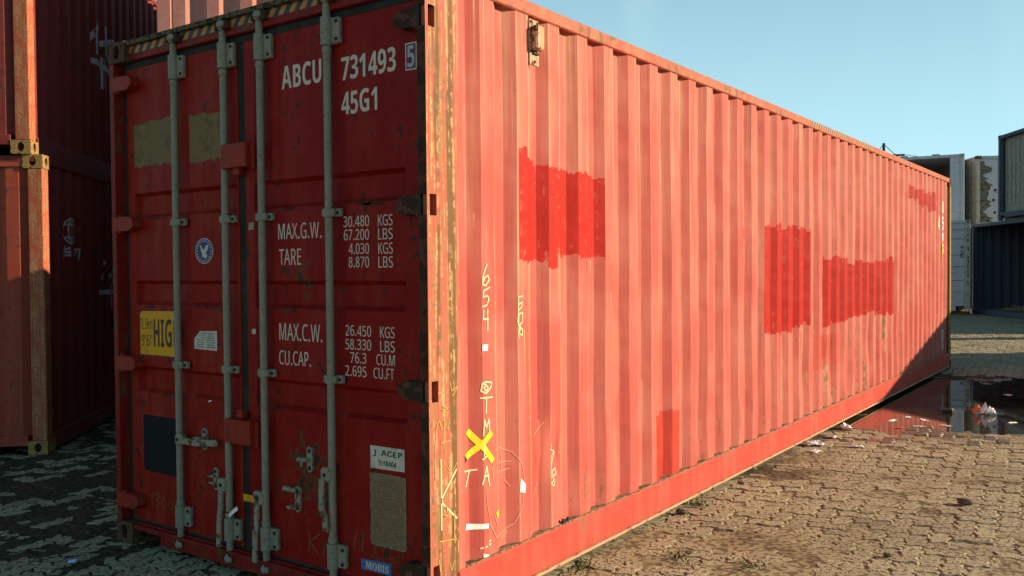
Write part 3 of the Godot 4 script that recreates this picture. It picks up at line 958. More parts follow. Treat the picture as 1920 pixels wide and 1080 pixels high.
# a plain steel box, door or blank end at z = 0 facing +z, its right side at x = 0
func steel_box(root: Node3D, L: float, W: float, H: float, m: Dictionary, front := "ribbed"):
	castings(root, L, W, H, m.casting)
	var side_off := 0.008
	for s in 2:
		var x := -side_off if s == 0 else -W + side_off
		var sg := 1.0 if s == 0 else -1.0
		var b := MB.new()
		folded_sheet(b, 0.13, L - 0.13, 0.15, H - 0.06, func(q, f, y): return Vector3(x + sg * f, y, -q), Vector3(sg, 0, 0))
		done(b, "side_wall", m.side, root)
		var xo := 0.0 if s == 0 else -W
		boxpart(Vector3(xo, 0.015, -L + 0.178), Vector3(xo - sg * 0.06, 0.165, -0.178), 0.006, "bottom_side_rail", m.rail, root)
		boxpart(Vector3(xo, H - 0.075, -L + 0.178), Vector3(xo - sg * 0.06, H - 0.012, -0.178), 0.006, "top_side_rail", m.rail, root)
		for z in [0.0, -L + 0.13]:
			boxpart(Vector3(xo - sg * 0.002, 0.118, z - 0.13), Vector3(xo - sg * 0.125, H - 0.118, z - 0.003), 0.008, "corner_post", m.post, root)
	for z in [0.0, -L]:
		var o := 1.0 if z == 0.0 else -1.0
		var zi: float = z - o * 0.004
		boxpart(Vector3(-W + 0.162, H - 0.11, zi - o * 0.07), Vector3(-0.162, H - 0.012, zi), 0.006, "top_end_rail", m.front, root)
		var pockets := [[-W + 0.24, -0.24]]
		var sill := MB.new()
		sill.box(Vector3(-W + 0.162, 0.075, zi - o * 0.09), Vector3(-0.162, 0.165, zi), 0.005)
		sill.box(Vector3(-W + 0.42, 0.012, zi - o * 0.09), Vector3(-0.42, 0.0755, zi - o * 0.001), 0.004)
		done(sill, "end_sill", m.front, root)
		if z == 0.0 and front == "open": continue
		var b := MB.new()
		var inset := 0.012 if front != "recessed" or z != 0.0 else 0.16
		if front == "recessed" and z == 0.0:
			b.box(Vector3(-W + 0.12, 0.16, -0.20), Vector3(-0.12, H - 0.1, -0.16))
			for k in int((W - 0.4) / 0.27) + 1:
				var px := -W + 0.27 + k * 0.27
				b.box(Vector3(px - 0.014, 0.35, -0.165), Vector3(px + 0.014, H - 0.12, -0.14), 0.003)
		else:
			var pitch_scale := 1.0
			folded_sheet(b, 0.11, W - 0.11, 0.165, H - 0.10, func(q, f, y): return Vector3(-q, y, z - o * inset + o * f * 1.25), Vector3(0, 0, o), null, 0.20)
		done(b, "end_wall", m.get("end", m.front), root)
	var r := MB.new()
	for k in int((L - 0.36) / 0.21):
		var z := -0.18 - k * 0.21
		r.quad(Vector3(-W + 0.05, H - 0.03, z), Vector3(-0.05, H - 0.03, z), Vector3(-0.05, H - 0.03, z - 0.12), Vector3(-W + 0.05, H - 0.03, z - 0.12), Vector3.UP)
		r.quad(Vector3(-W + 0.05, H - 0.03, z - 0.12), Vector3(-0.05, H - 0.03, z - 0.12), Vector3(-0.05, H - 0.045, z - 0.165), Vector3(-W + 0.05, H - 0.045, z - 0.165), Vector3.UP)
		r.quad(Vector3(-W + 0.05, H - 0.045, z - 0.165), Vector3(-0.05, H - 0.045, z - 0.165), Vector3(-0.05, H - 0.03, z - 0.21), Vector3(-W + 0.05, H - 0.03, z - 0.21), Vector3.UP)
	r.box(Vector3(-W + 0.05, H - 0.06, -0.19), Vector3(-0.05, H - 0.012, -0.002))
	r.box(Vector3(-W + 0.05, H - 0.06, -L + 0.002), Vector3(-0.05, H - 0.012, -L + 0.40))
	done(r, "roof", m.side, root)
	boxpart(Vector3(-W + 0.062, 0.11, -L + 0.1), Vector3(-0.062, 0.145, -0.1), 0.0, "floor", m.get("deck", m.side), root)

# painted or chalked line that follows the folds of a side; points are (z, y)
func ribbon(b: MB, pts: Array, width: float, surf: Callable, lift := 0.0016, taper := true):
	for k in pts.size() - 1:
		var p: Vector2 = pts[k]
		var q: Vector2 = pts[k + 1]
		var n := maxi(1, int(ceil(p.distance_to(q) / 0.018)))
		var side := (q - p).orthogonal().normalized() * width * 0.5
		var ext := (q - p).normalized() * width * 0.25
		p -= ext
		q += ext
		for i in n:
			var a := p.lerp(q, float(i) / n)
			var c := p.lerp(q, float(i + 1) / n)
			var P := func(w: Vector2) -> Vector3: return surf.call(w, lift)
			b.quad(P.call(a + side), P.call(c + side), P.call(c - side), P.call(a - side), P.call(a + Vector2.ZERO) - surf.call(a, lift - 0.1))

# lettering fitted into a box: lower left corner, width and height in the xy plane of tr
func lettering(parent: Node, text: String, tr: Transform3D, w: float, h: float, mat: Material, called := "lettering", bold := true, serif := false) -> MeshInstance3D:
	var f := SystemFont.new()
	f.font_names = PackedStringArray(["Droid Serif" if serif else "Droid Sans"])
	f.font_weight = 700 if bold else 400
	var t := TextMesh.new()
	t.text = text
	t.font = f
	t.font_size = 64
	t.pixel_size = 0.01
	t.depth = 0.04
	t.curve_step = 2.0
	var a := t.get_aabb()
	var s := Vector3(w / a.size.x, h / a.size.y, 0.02)
	var o := MeshInstance3D.new()
	o.mesh = t
	o.material_override = mat
	o.transform = tr * Transform3D(Basis.from_scale(s), Vector3(-a.position.x * s.x, -a.position.y * s.y, 0))
	put(o, called, parent)
	return o

# ---------------------------------------------------------------- the red box
const RW := 2.438
const RL := 12.192
const RH := 2.896
const ROD_X := [-1.845, -1.412, -1.119, -0.634]

func build_red_container():
	var root := thing("shipping_container", "long red high container with closed doors, brushed-over paint patches and white lettering", "container")
	castings(root, RL, RW, RH, M.casting)
	red_side(root)
	red_shell(root)
	door_end_frame(root)
	door_leaf(root, true)
	door_leaf(root, false)
	side_marks(root)

# how far knocks have pushed the side sheet in or out
func dent(z: float, y: float) -> float:
	var d := 0.0055 * bow.get_noise_2d(z * 1.0, y * 0.8)
	for k in KNOCKS: d += k[2] * exp(-(pow((z - k[0]) / k[3], 2.0) + pow((y - k[1]) / k[4], 2.0)))
	return d * smoothstep(0.24, 0.5, z) * smoothstep(0.23, 0.36, y) * smoothstep(2.84, 2.7, y)

const KNOCKS := [[0.90, 0.64, 0.016, 0.07, 0.10], [0.99, 0.62, -0.020, 0.06, 0.13], [1.42, 0.95, -0.006, 0.12, 0.3], [2.9, 0.5, -0.010, 0.15, 0.2], [3.7, 1.2, -0.008, 0.2, 0.35], [5.1, 0.62, -0.016, 0.16, 0.22], [5.9, 0.7, -0.022, 0.14, 0.3], [6.4, 0.55, -0.018, 0.12, 0.2], [7.3, 0.72, -0.015, 0.2, 0.2], [5.6, 2.3, -0.014, 0.15, 0.3], [8.6, 0.8, -0.012, 0.2, 0.3]]
var bow := make_noise(91, 0.9, 2)

func dented_sheet(a: float, e: float, uv: Callable) -> ArrayMesh:
	var st := []
	var coarse := fold_stops(a, e)
	for k in coarse.size() - 1:
		var n := int(ceil((coarse[k + 1] - coarse[k]) / 0.036))
		for i in n: st.append(lerpf(coarse[k], coarse[k + 1], float(i) / n))
	st.append(e)
	var V := PackedVector3Array()
	var N := PackedVector3Array()
	var T := PackedVector2Array()
	var rows := 56
	var D := []
	for s in st:
		var col := []
		for j in rows + 1:
			var y := lerpf(0.19, 2.85, float(j) / rows)
			var d := dent(s, y)
			col.append(Vector3(d, (dent(s, y + 0.01) - d) / 0.01, (dent(s + 0.01, y) - d) / 0.01))
		D.append(col)
	for k in st.size() - 1:
		var fs := [fold(st[k]), fold(st[k + 1])]
		var nb := Vector3(st[k + 1] - st[k], 0, fs[1] - fs[0]).normalized()
		for j in rows:
			for q in [[0, 0], [0, 1], [1, 1], [0, 0], [1, 1], [1, 0]]:
				var s: float = st[k + q[0]]
				var y := lerpf(0.19, 2.85, float(j + q[1]) / rows)
				var d: Vector3 = D[k + q[0]][j + q[1]]
				V.append(Vector3(-0.006 + fs[q[0]] + d.x, y, -s))
				N.append((nb + Vector3(0, -d.y, d.z)).normalized())
				T.append(uv.call(s, y))
	var arr := []
	arr.resize(Mesh.ARRAY_MAX)
	arr[Mesh.ARRAY_VERTEX] = V
	arr[Mesh.ARRAY_NORMAL] = N
	arr[Mesh.ARRAY_TEX_UV] = T
	var m := ArrayMesh.new()
	m.add_surface_from_arrays(Mesh.PRIMITIVE_TRIANGLES, arr)
	return m

func red_side(root: Node3D):
	var near_uv := func(s, y): return Vector2(s / SPLIT, 1.0 - y / 2.9)
	var far_uv := func(s, y): return Vector2((s - SPLIT) / (12.2 - SPLIT), 1.0 - y / 2.9)
	var b := MB.new()
	inst(dented_sheet(0.238, SPLIT, near_uv), "side_panel", M.side_near, root)
	inst(dented_sheet(SPLIT, 11.86, far_uv), "side_panel", M.side_far, root)
	# corner post of the door end: outer plate with four slots for the hinge lugs
	b = MB.new()
	var hinge_y := [0.245, 1.045, 1.85, 2.655]
	var plate := func(z_a: float, z_b: float, y_a: float, y_b: float):
		var c := [Vector3(0.0, y_a, z_a), Vector3(0.0, y_b, z_a), Vector3(0.0, y_b, z_b), Vector3(0.0, y_a, z_b)]
		b.quad(c[0], c[1], c[2], c[3], Vector3.RIGHT, near_uv.call(-z_a, y_a), near_uv.call(-z_a, y_b), near_uv.call(-z_b, y_b), near_uv.call(-z_b, y_a))
	plate.call(-0.062, -0.238, 0.118, 2.778)
	var y0 := 0.118
	for hy in hinge_y + [99.0]:
		var y1: float = minf(hy - 0.046, 2.778)
		plate.call(0.0, -0.062, y0, y1)
		if hy < 50.0:
			plate.call(0.0, -0.018, hy - 0.046, hy + 0.046)
			for e in [[-0.018, -0.062]]:
				for yy in [hy - 0.046, hy + 0.046]:
					b.quad(Vector3(0, yy, e[0]), Vector3(0, yy, e[1]), Vector3(-0.04, yy, e[1]), Vector3(-0.04, yy, e[0]), Vector3(0, 1 if yy < hy else -1, 0))
			for zz in [-0.018, -0.062]:
				b.quad(Vector3(0, hy - 0.046, zz), Vector3(0, hy + 0.046, zz), Vector3(-0.04, hy + 0.046, zz), Vector3(-0.04, hy - 0.046, zz), Vector3(0, 0, 1))
		y0 = hy + 0.046
	b.quad(Vector3(0, 0.118, -0.238), Vector3(0, 2.778, -0.238), Vector3(-0.05, 2.778, -0.238), Vector3(-0.05, 0.118, -0.238), Vector3(0, 0, -1), near_uv.call(0.238, 0.1), near_uv.call(0.238, 2.8), near_uv.call(0.24, 2.8), near_uv.call(0.24, 0.1))
	done(b, "corner_post", M.side_near, root)
	boxpart(Vector3(-0.115, 0.118, -0.22), Vector3(-0.0405, 2.778, -0.072), 0.004, "post_core", M.rusty_dark, root)
	boxpart(Vector3(-0.05, 0.118, -0.0715), Vector3(-0.0008, 0.199, -0.0012), 0.003, "post_edge", M.rusty_dark, root)
	var ys := [0.199, 0.291, 0.999, 1.091, 1.804, 1.896, 2.609, 2.701]
	for k in [1, 3, 5]: boxpart(Vector3(-0.05, ys[k], -0.0715), Vector3(-0.0008, ys[k + 1], -0.0012), 0.003, "post_edge", M.rusty_dark, root)
	boxpart(Vector3(-0.05, 2.701, -0.0715), Vector3(-0.0008, 2.778, -0.0012), 0.003, "post_edge", M.rusty_dark, root)
	for hy in hinge_y: boxpart(Vector3(-0.05, hy - 0.0455, -0.0715), Vector3(-0.038, hy + 0.0455, -0.004), 0.0, "hinge_socket", M.bolt, root)
	# far post, dark corner and the ochre edge of the blank end
	boxpart(Vector3(-0.10, 0.118, -RL + 0.10), Vector3(-0.024, 2.778, -11.86), 0.004, "corner_post", M.rusty_dark, root)
	boxpart(Vector3(-0.12, 0.118, -RL + 0.003), Vector3(-0.001, 2.778, -RL + 0.10), 0.006, "post_edge", M.casting_yellow, root)
	# rails
	b = MB.new()
	b.box(Vector3(-0.07, 0.040, -RL + 0.178), Vector3(0.010, 0.230, -0.178), 0.010)
	done(b, "bottom_side_rail", M.rail, root)
	# a long low ledge where the folded sheet stands on the rail; it collects grit
	boxpart(Vector3(-0.08, 0.222, -RL + 0.18), Vector3(0.004, 0.2335, -0.24), 0.002, "rail_ledge", M.ledge, root)
	boxpart(Vector3(-0.09, 0.024, -RL + 0.178), Vector3(0.016, 0.0395, -0.178), 0.005, "rail_flange", M.flange, root)
	b = MB.new()
	b.box(Vector3(-0.07, 2.824, -RL + 0.178), Vector3(0.003, 2.892, -0.178), 0.006)
	b.box(Vector3(-0.10, 2.868, -RL + 0.178), Vector3(-0.06, 2.896, -0.178), 0.004)
	done(b, "top_side_rail", M.top_rail, root)
	# a stretch of hazard tape along the top rail
	for k in 30:
		var z := -5.25 - k * 0.07
		if k in [0, 19, 22]: b = MB.new()
		if k in [17, 18, 20, 21]: continue
		b.quad(Vector3(0.0042, 2.848, z), Vector3(0.0042, 2.886, z), Vector3(0.0042, 2.886, z - 0.07), Vector3(0.0042, 2.848, z - 0.07), Vector3.RIGHT, Vector2(k, 1), Vector2(k, 0), Vector2(k + 1, 0), Vector2(k + 1, 1))
		if k in [16, 19, 29]: done(b, "hazard_tape", M.hazard, root)
	# ventilator cover bolted high on the side
	b = MB.new()
	b.box(Vector3(-0.008, 2.582, -0.862), Vector3(0.002, 2.808, -0.778), 0.002)
	b.box(Vector3(0.002, 2.655, -0.858), Vector3(0.040, 2.776, -0.790), 0.008)
	var v := done(b, "ventilator", M.vent_steel, root)
	for p in [[2.795, -0.792], [2.795, -0.848], [2.600, -0.820]]:
		b = MB.new()
		b.cyl(Vector3(0.001, p[0], p[1]), Vector3(0.007, p[0], p[1]), 0.008, 8)
		done(b, "bolt", M.bolt, v)
	boxpart(Vector3(0.003, 2.635, -0.85), Vector3(0.012, 2.65, -0.80), 0.002, "slot", M.bolt, v)
	# lashing ring left hanging at the foot of the sheet
	b = MB.new()
	var ring := []
	for k in 9: ring.append(Vector3(0.006 + 0.004 * sin(k), 0.262 + 0.022 * sin(PI * (1.0 + k / 8.0)), -1.065 + 0.028 * cos(PI * (1.0 + k / 8.0))))
	b.tube(ring, 0.006, 6)
	done(b, "lashing_ring", M.bolt, root)

func red_shell(root: Node3D):
	var b := MB.new()
	folded_sheet(b, 0.13, RL - 0.13, 0.16, RH - 0.06, func(s, f, y): return Vector3(-RW + 0.008 - f, y, -s), Vector3.LEFT)
	done(b, "side_wall", M.frame_red, root)
	b = MB.new()
	folded_sheet(b, 0.11, RW - 0.11, 0.15, RH - 0.1, func(s, f, y): return Vector3(-s, y, -RL + 0.012 - f), Vector3.FORWARD)
	done(b, "end_wall", M.frame_red, root)
	boxpart(Vector3(-RW + 0.162, 0.02, -RL + 0.004), Vector3(-0.162, 0.16, -RL + 0.1), 0.005, "end_sill", M.frame_red, root)
	boxpart(Vector3(-RW + 0.162, RH - 0.11, -RL + 0.004), Vector3(-0.162, RH - 0.012, -RL + 0.1), 0.005, "top_end_rail", M.frame_red, root)
	boxpart(Vector3(-RW, 0.02, -RL + 0.178), Vector3(-RW + 0.06, 0.17, -0.178), 0.005, "bottom_side_rail", M.frame_red, root)
	boxpart(Vector3(-RW, RH - 0.075, -RL + 0.178), Vector3(-RW + 0.06, RH - 0.004, -0.178), 0.005, "top_side_rail", M.frame_red, root)
	boxpart(Vector3(-RW + 0.001, 0.118, -RL + 0.003), Vector3(-RW + 0.12, 2.778, -RL + 0.12), 0.005, "corner_post", M.frame_red, root)
	boxpart(Vector3(-RW + 0.055, RH - 0.035, -RL + 0.05), Vector3(-0.1005, RH - 0.022, -0.10), 0.002, "roof", M.frame_red, root)
	boxpart(Vector3(-RW + 0.062, 0.11, -RL + 0.1), Vector3(-0.072, 0.15, -0.16), 0.002, "floor", M.timber, root)

func door_end_frame(root: Node3D):
	# left post: a narrow face, then the rubber-lined rebate
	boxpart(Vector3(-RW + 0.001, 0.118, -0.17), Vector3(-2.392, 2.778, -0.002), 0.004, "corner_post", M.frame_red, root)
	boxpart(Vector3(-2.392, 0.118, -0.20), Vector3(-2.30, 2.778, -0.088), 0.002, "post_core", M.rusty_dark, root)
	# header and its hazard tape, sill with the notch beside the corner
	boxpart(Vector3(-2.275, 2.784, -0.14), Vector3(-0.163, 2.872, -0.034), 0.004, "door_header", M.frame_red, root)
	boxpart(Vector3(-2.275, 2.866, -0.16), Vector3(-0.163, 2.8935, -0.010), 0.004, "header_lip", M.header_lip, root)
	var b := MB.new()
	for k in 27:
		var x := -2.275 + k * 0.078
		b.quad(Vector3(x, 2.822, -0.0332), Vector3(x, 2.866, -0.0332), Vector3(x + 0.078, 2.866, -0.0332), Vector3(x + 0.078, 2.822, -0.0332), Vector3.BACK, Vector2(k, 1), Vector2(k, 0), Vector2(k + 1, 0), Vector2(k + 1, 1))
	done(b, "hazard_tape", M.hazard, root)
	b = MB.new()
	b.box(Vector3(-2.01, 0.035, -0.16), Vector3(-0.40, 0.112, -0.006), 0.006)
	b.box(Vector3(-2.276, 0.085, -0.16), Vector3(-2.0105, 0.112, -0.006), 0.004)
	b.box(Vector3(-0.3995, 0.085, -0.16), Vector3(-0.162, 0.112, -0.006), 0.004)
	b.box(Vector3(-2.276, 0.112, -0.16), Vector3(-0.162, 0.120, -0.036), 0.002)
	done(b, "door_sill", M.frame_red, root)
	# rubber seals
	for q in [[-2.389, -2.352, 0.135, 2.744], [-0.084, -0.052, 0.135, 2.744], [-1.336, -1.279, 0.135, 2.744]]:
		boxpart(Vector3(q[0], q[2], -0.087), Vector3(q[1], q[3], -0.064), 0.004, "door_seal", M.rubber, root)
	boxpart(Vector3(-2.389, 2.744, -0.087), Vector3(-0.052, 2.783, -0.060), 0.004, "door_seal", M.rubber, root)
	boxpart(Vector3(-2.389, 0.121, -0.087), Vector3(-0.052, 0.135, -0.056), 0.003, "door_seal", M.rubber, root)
	# keepers for the bar ends
	for x in ROD_X:
		for y in [0.078, 2.838]:
			boxpart(Vector3(x - 0.034, y - 0.02, -0.034), Vector3(x - 0.014, y + 0.02, -0.001), 0.003, "bar_keeper", M.rusty_dark, root)
			boxpart(Vector3(x + 0.030, y - 0.024, -0.034), Vector3(x + 0.066, y + 0.022, -0.004), 0.004, "bar_keeper", M.rusty_dark, root)

# relief of a leaf: grooves run across at three heights and upright behind each bar
func leaf_relief(v: float, grooves: Array) -> float:
	for g in grooves:
		if v > g.x and v < g.y:
			return clampf(minf(v - g.x, g.y - v) / 0.02, 0.0, 1.0)
	return 0.0

func door_leaf(root: Node3D, left: bool):
	var x0 := -2.352 if left else -1.279
	var x1 := -1.336 if left else -0.084
	var y0 := 0.135
	var y1 := 2.744
	var across := [Vector2(0.882, 1.030), Vector2(1.384, 1.523), Vector2(1.882, 2.026)]
	var inner := Vector2(-2.288, -1.352) if left else Vector2(-1.215, -0.176)
	var upright := [Vector2(-1.895, -1.755), Vector2(-1.465, -1.352)] if left else [Vector2(-1.215, -1.075), Vector2(-0.69, -0.555)]
	var xs := [x0, inner.x, inner.x + 0.014, inner.y - 0.014, inner.y, x1]
	for g in upright: xs.append_array([g.x, g.x + 0.02, g.y - 0.02, g.y])
	var ys := [y0, 0.20, 2.66, y1]
	for g in across: ys.append_array([g.x, g.x + 0.02, g.y - 0.02, g.y])
	xs.sort()
	ys.sort()
	var depth := func(x: float, y: float) -> float:
		var ix := clampf(minf(x - inner.x, inner.y - x) / 0.014, 0.0, 1.0)
		var d := 0.030 * leaf_relief(y, across) * ix
		if y > 0.2 and y < 2.66: d = maxf(d, 0.013 * leaf_relief(x, upright))
		return -0.060 - d
	var b := MB.new()
	for j in ys.size() - 1:
		for i in xs.size() - 1:
			var a: float = xs[i]
			var c: float = xs[i + 1]
			var e: float = ys[j]
			var f: float = ys[j + 1]
			if c - a < 1e-4 or f - e < 1e-4: continue
			var uv := func(x, y): return Vector2((x - x0) / (x1 - x0), 1.0 - (y - y0) / (y1 - y0))
			b.quad(Vector3(a, e, depth.call(a, e)), Vector3(c, e, depth.call(c, e)), Vector3(c, f, depth.call(c, f)), Vector3(a, f, depth.call(a, f)), Vector3.BACK, uv.call(a, e), uv.call(c, e), uv.call(c, f), uv.call(a, f))
	# the edges of the leaf have thickness
	b.quad(Vector3(x0, y0, -0.06), Vector3(x0, y1, -0.06), Vector3(x0, y1, -0.10), Vector3(x0, y0, -0.10), Vector3.LEFT)
	b.quad(Vector3(x1, y0, -0.06), Vector3(x1, y1, -0.06), Vector3(x1, y1, -0.10), Vector3(x1, y0, -0.10), Vector3.RIGHT)
	b.quad(Vector3(x0, y0, -0.105), Vector3(x1, y0, -0.105), Vector3(x1, y1, -0.105), Vector3(x0, y1, -0.105), Vector3.FORWARD)
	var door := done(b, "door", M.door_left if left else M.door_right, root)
	# hinges
	for hy in [0.245, 1.045, 1.85, 2.655]:
		var h := MB.new()
		if left:
			h.ext(PackedVector2Array([Vector2(-2.432, hy - 0.040), Vector2(-2.26, hy - 0.040), Vector2(-2.222, hy - 0.018), Vector2(-2.222, hy + 0.022), Vector2(-2.26, hy + 0.040), Vector2(-2.432, hy + 0.040)]), Transform3D(Basis.IDENTITY, Vector3(0, 0, -0.0575)), 0.057)
			h.cyl(Vector3(-2.376, hy - 0.052, -0.022), Vector3(-2.376, hy + 0.052, -0.022), 0.016, 10)
		else:
			h.ext(PackedVector2Array([Vector2(-0.040, hy - 0.040), Vector2(-0.15, hy - 0.040), Vector2(-0.192, hy - 0.016), Vector2(-0.192, hy + 0.020), Vector2(-0.15, hy + 0.040), Vector2(-0.040, hy + 0.040)]), Transform3D(Basis.IDENTITY, Vector3(0, 0, -0.0575)), 0.050)
			h.cyl(Vector3(-0.064, hy - 0.052, -0.024), Vector3(-0.064, hy + 0.052, -0.024), 0.016, 10)
		done(h, "hinge", M.hinge if left else M.rusty_dark, door)
	for k in ([0, 1] if left else [2, 3]): locking_bar(door, ROD_X[k], k)
	# grit and rust that has gathered along the lower lip of each pressed groove
	var rng := RandomNumberGenerator.new()
	rng.seed = 3 if left else 8
	for g in across:
		for k in 5:
			var gx := rng.randf_range(inner.x + 0.03, inner.y - 0.2)
			var gl := rng.randf_range(0.06, 0.2)
			var skip := false
			for u in upright:
				if gx < u.y and gx + gl > u.x: skip = true
			if skip: continue
			sheet(door, ragged(gx, gx + gl, g.x - rng.randf_range(0.006, 0.016), g.x - 0.001, 0.005, rng.randi() % 1000), -0.0598, 0.0006, M.rusty_dark, "grime_streak")
	if left: left_details(door)
	else: right_details(door)

func locking_bar(door: Node3D, x: float, k: int):
	var z := -0.030
	var b := MB.new()
	b.cyl(Vector3(x, 0.066, z), Vector3(x, 2.862, z), 0.0185, 18)
	for y in [0.30, 2.60]: b.cyl(Vector3(x, y - 0.012, z), Vector3(x, y + 0.012, z), 0.0225, 16)
	for y in [0.072, 2.842]:
		b.cyl(Vector3(x, y - 0.022, z), Vector3(x, y + 0.022, z), 0.026, 14)
		b.box(Vector3(x - 0.012, y - 0.014, z - 0.01), Vector3(x + 0.044, y + 0.014, z + 0.034), 0.006)
	done(b, "locking_bar", M.rod, door)
	for y in [[0.165, 0.282], [2.622, 2.752]]:
		b = MB.new()
		b.cyl(Vector3(x, y[0], z), Vector3(x, y[1], z), 0.029, 18)
		b.box(Vector3(x, y[0] + 0.004, -0.0595), Vector3(x + 0.078, y[1] - 0.004, -0.032), 0.006)
		b.box(Vector3(x - 0.036, y[0] + 0.010, -0.0595), Vector3(x, y[1] - 0.010, -0.04), 0.004)
		var g := done(b, "bar_bracket", M.rod, door)
		for q in [[0.060, y[0] + 0.024], [0.060, y[1] - 0.024], [-0.025, y[0] + 0.024], [-0.025, y[1] - 0.024]]: rivet(door, x + q[0], q[1], -0.032 if q[0] > 0 else -0.012, 0.0105 if q[0] > 0 else 0.006)
	for y in [1.060, 1.842]:
		b = MB.new()
		b.box(Vector3(x - 0.050, y - 0.019, -0.0595), Vector3(x + 0.068, y + 0.019, -0.036), 0.004)
		b.cyl(Vector3(x, y - 0.019, z), Vector3(x, y + 0.019, z), 0.026, 16)
		b.box(Vector3(x - 0.04, y - 0.019, -0.04), Vector3(x + 0.04, y + 0.019, -0.016), 0.008)
		done(b, "bar_bracket", M.rod, door)
		rivet(door, x + 0.052, y, -0.036, 0.010)
	# handle hubs and levers
	var hub_y: float = [0.652, 0.452, 0.425, 0.608][k]
	b = MB.new()
	if k == 0:
		b.box(Vector3(x - 0.008, hub_y - 0.030, -0.045), Vector3(x + 0.056, hub_y + 0.032, 0.000), 0.012)
		lever(b, [Vector3(x + 0.05, hub_y, -0.008), Vector3(x + 0.16, hub_y - 0.004, -0.012), Vector3(x + 0.25, hub_y + 0.004, -0.020), Vector3(x + 0.345, hub_y + 0.012, -0.018)], 0.018, 0.008)
	elif k == 3:
		b.box(Vector3(x - 0.056, hub_y - 0.034, -0.045), Vector3(x + 0.008, hub_y + 0.034, 0.002), 0.012)
		lever(b, [Vector3(x - 0.034, hub_y - 0.02, 0.004), Vector3(x - 0.036, hub_y - 0.10, 0.008), Vector3(x - 0.030, hub_y - 0.165, 0.010), Vector3(x - 0.012, hub_y - 0.19, 0.008), Vector3(x - 0.010, hub_y - 0.26, 0.006)], 0.016, 0.008)
	else:
		b.box(Vector3(x - 0.072, hub_y - 0.034, -0.045), Vector3(x + 0.006, hub_y + 0.034, 0.000), 0.010)
		lever(b, [Vector3(x - 0.045, hub_y - 0.03, -0.010), Vector3(x - 0.048, hub_y - 0.13, -0.008), Vector3(x - 0.056, hub_y - 0.19, -0.006), Vector3(x - 0.058, hub_y - 0.325, -0.002)], 0.017, 0.008)
	done(b, "handle", M.worn_zinc, door)
	rivet(door, x + [0.022, -0.034, -0.034, -0.020][k], hub_y + 0.002, [0.0, 0.0, 0.0, 0.002][k], 0.011)

func lever(b: MB, pts: Array, hw: float, ht: float):
	for k in pts.size() - 1:
		var p: Vector3 = pts[k]
		var q: Vector3 = pts[k + 1]
		var d := (q - p).normalized()
		var w := d.cross(Vector3.BACK).normalized()
		b.box(Vector3(-hw, -0.004, -ht), Vector3(hw, p.distance_to(q) + 0.004, ht), 0.004, Transform3D(Basis(w, d, w.cross(d)), p))

func rivet(parent: Node3D, x: float, y: float, z: float, r: float):
	var b := MB.new()
	b.cyl(Vector3(x, y, z - 0.002), Vector3(x, y, z + 0.005), r, 8, r * 0.75)
	done(b, "bolt", M.bolt, parent)

# the catch that takes a handle: a rounded plate, two bolts and a hooked lip
func catch_plate(door: Node3D, x: float, y: float, up: float, hook: int):
	var b := MB.new()
	var p := PackedVector2Array()
	for k in 9: p.append(Vector2(0.020 * cos(PI * k / 8), up + 0.020 * sin(PI * k / 8)))
	for k in 9: p.append(Vector2(-0.020 * cos(PI * k / 8), -up - 0.020 * sin(PI * k / 8)))
	b.ext(p, Transform3D(Basis.IDENTITY, Vector3(x, y, -0.0595)), 0.012)
	if hook == 0:
		b.box(Vector3(x - 0.058, y - 0.008, -0.048), Vector3(x + 0.004, y + 0.010, -0.012), 0.005)
		b.box(Vector3(x - 0.040, y - 0.034, -0.040), Vector3(x - 0.026, y - 0.004, -0.022), 0.004)
	elif hook == 1:
		b.cyl(Vector3(x, y + up, -0.042), Vector3(x - 0.075, y + up + 0.006, -0.026), 0.013, 10)
		b.box(Vector3(x - 0.052, y - up - 0.004, -0.048), Vector3(x + 0.004, y - up + 0.012, -0.018), 0.004)
	else:
		b.box(Vector3(x - 0.050, y + 0.008, -0.048), Vector3(x + 0.004, y + 0.020, -0.024), 0.003)
		b.box(Vector3(x - 0.044, y - 0.028, -0.048), Vector3(x + 0.004, y - 0.018, -0.030), 0.003)
	done(b, "handle_catch", M.worn_zinc, door)
	for s in [-1.0, 1.0]: rivet(door, x, y + s * up, -0.0475, 0.011)

func sheet(door: Node3D, pts: Array, z: float, thick: float, mat: Material, called: String) -> MeshInstance3D:
	var b := MB.new()
	var p := PackedVector2Array()
	for q in pts: p.append(Vector2(q[0], q[1]))
	b.ext(p, Transform3D(Basis.IDENTITY, Vector3(0, 0, z)), thick)
	return done(b, called, mat, door)

func ragged(x0: float, x1: float, yb: float, yt: float, amp: float, sd: int) -> Array:
	var rng := RandomNumberGenerator.new()
	rng.seed = sd
	var n := 16
	var a := []
	for k in n + 1: a.append([lerpf(x0, x1, float(k) / n), yb + rng.randf_range(-amp, amp)])
	var step := 0.0
	for k in n + 1:
		if k % 4 == 0: step = rng.randf_range(-amp, amp)
		a.append([lerpf(x1, x0, float(k) / n), yt + step + rng.randf_range(-amp, amp) * 0.4])
	return a

func words(door: Node3D, text: String, x: float, y: float, w: float, h: float, mat: Material = null, z := -0.0595, serif := false, bold := true):
	lettering(door, text, Transform3D(Basis.IDENTITY, Vector3(x, y, z)), w, h, mat if mat else M.letter, "lettering", bold, serif)

func lock_box(door: Node3D, y0: float, y1: float, tab: float):
	var b := MB.new()
	b.box(Vector3(-1.405, y0, -0.0595), Vector3(-1.205, y1, 0.000), 0.004)
	b.box(Vector3(-1.2045, y0 - 0.01, -0.0595), Vector3(-1.178, y1 - 0.004, -0.030), 0.003)
	b.box(Vector3(-1.335, tab - 0.022, -0.0595), Vector3(-1.285, tab + 0.022, -0.020), 0.004)
	done(b, "lock_box", M.hinge, door)

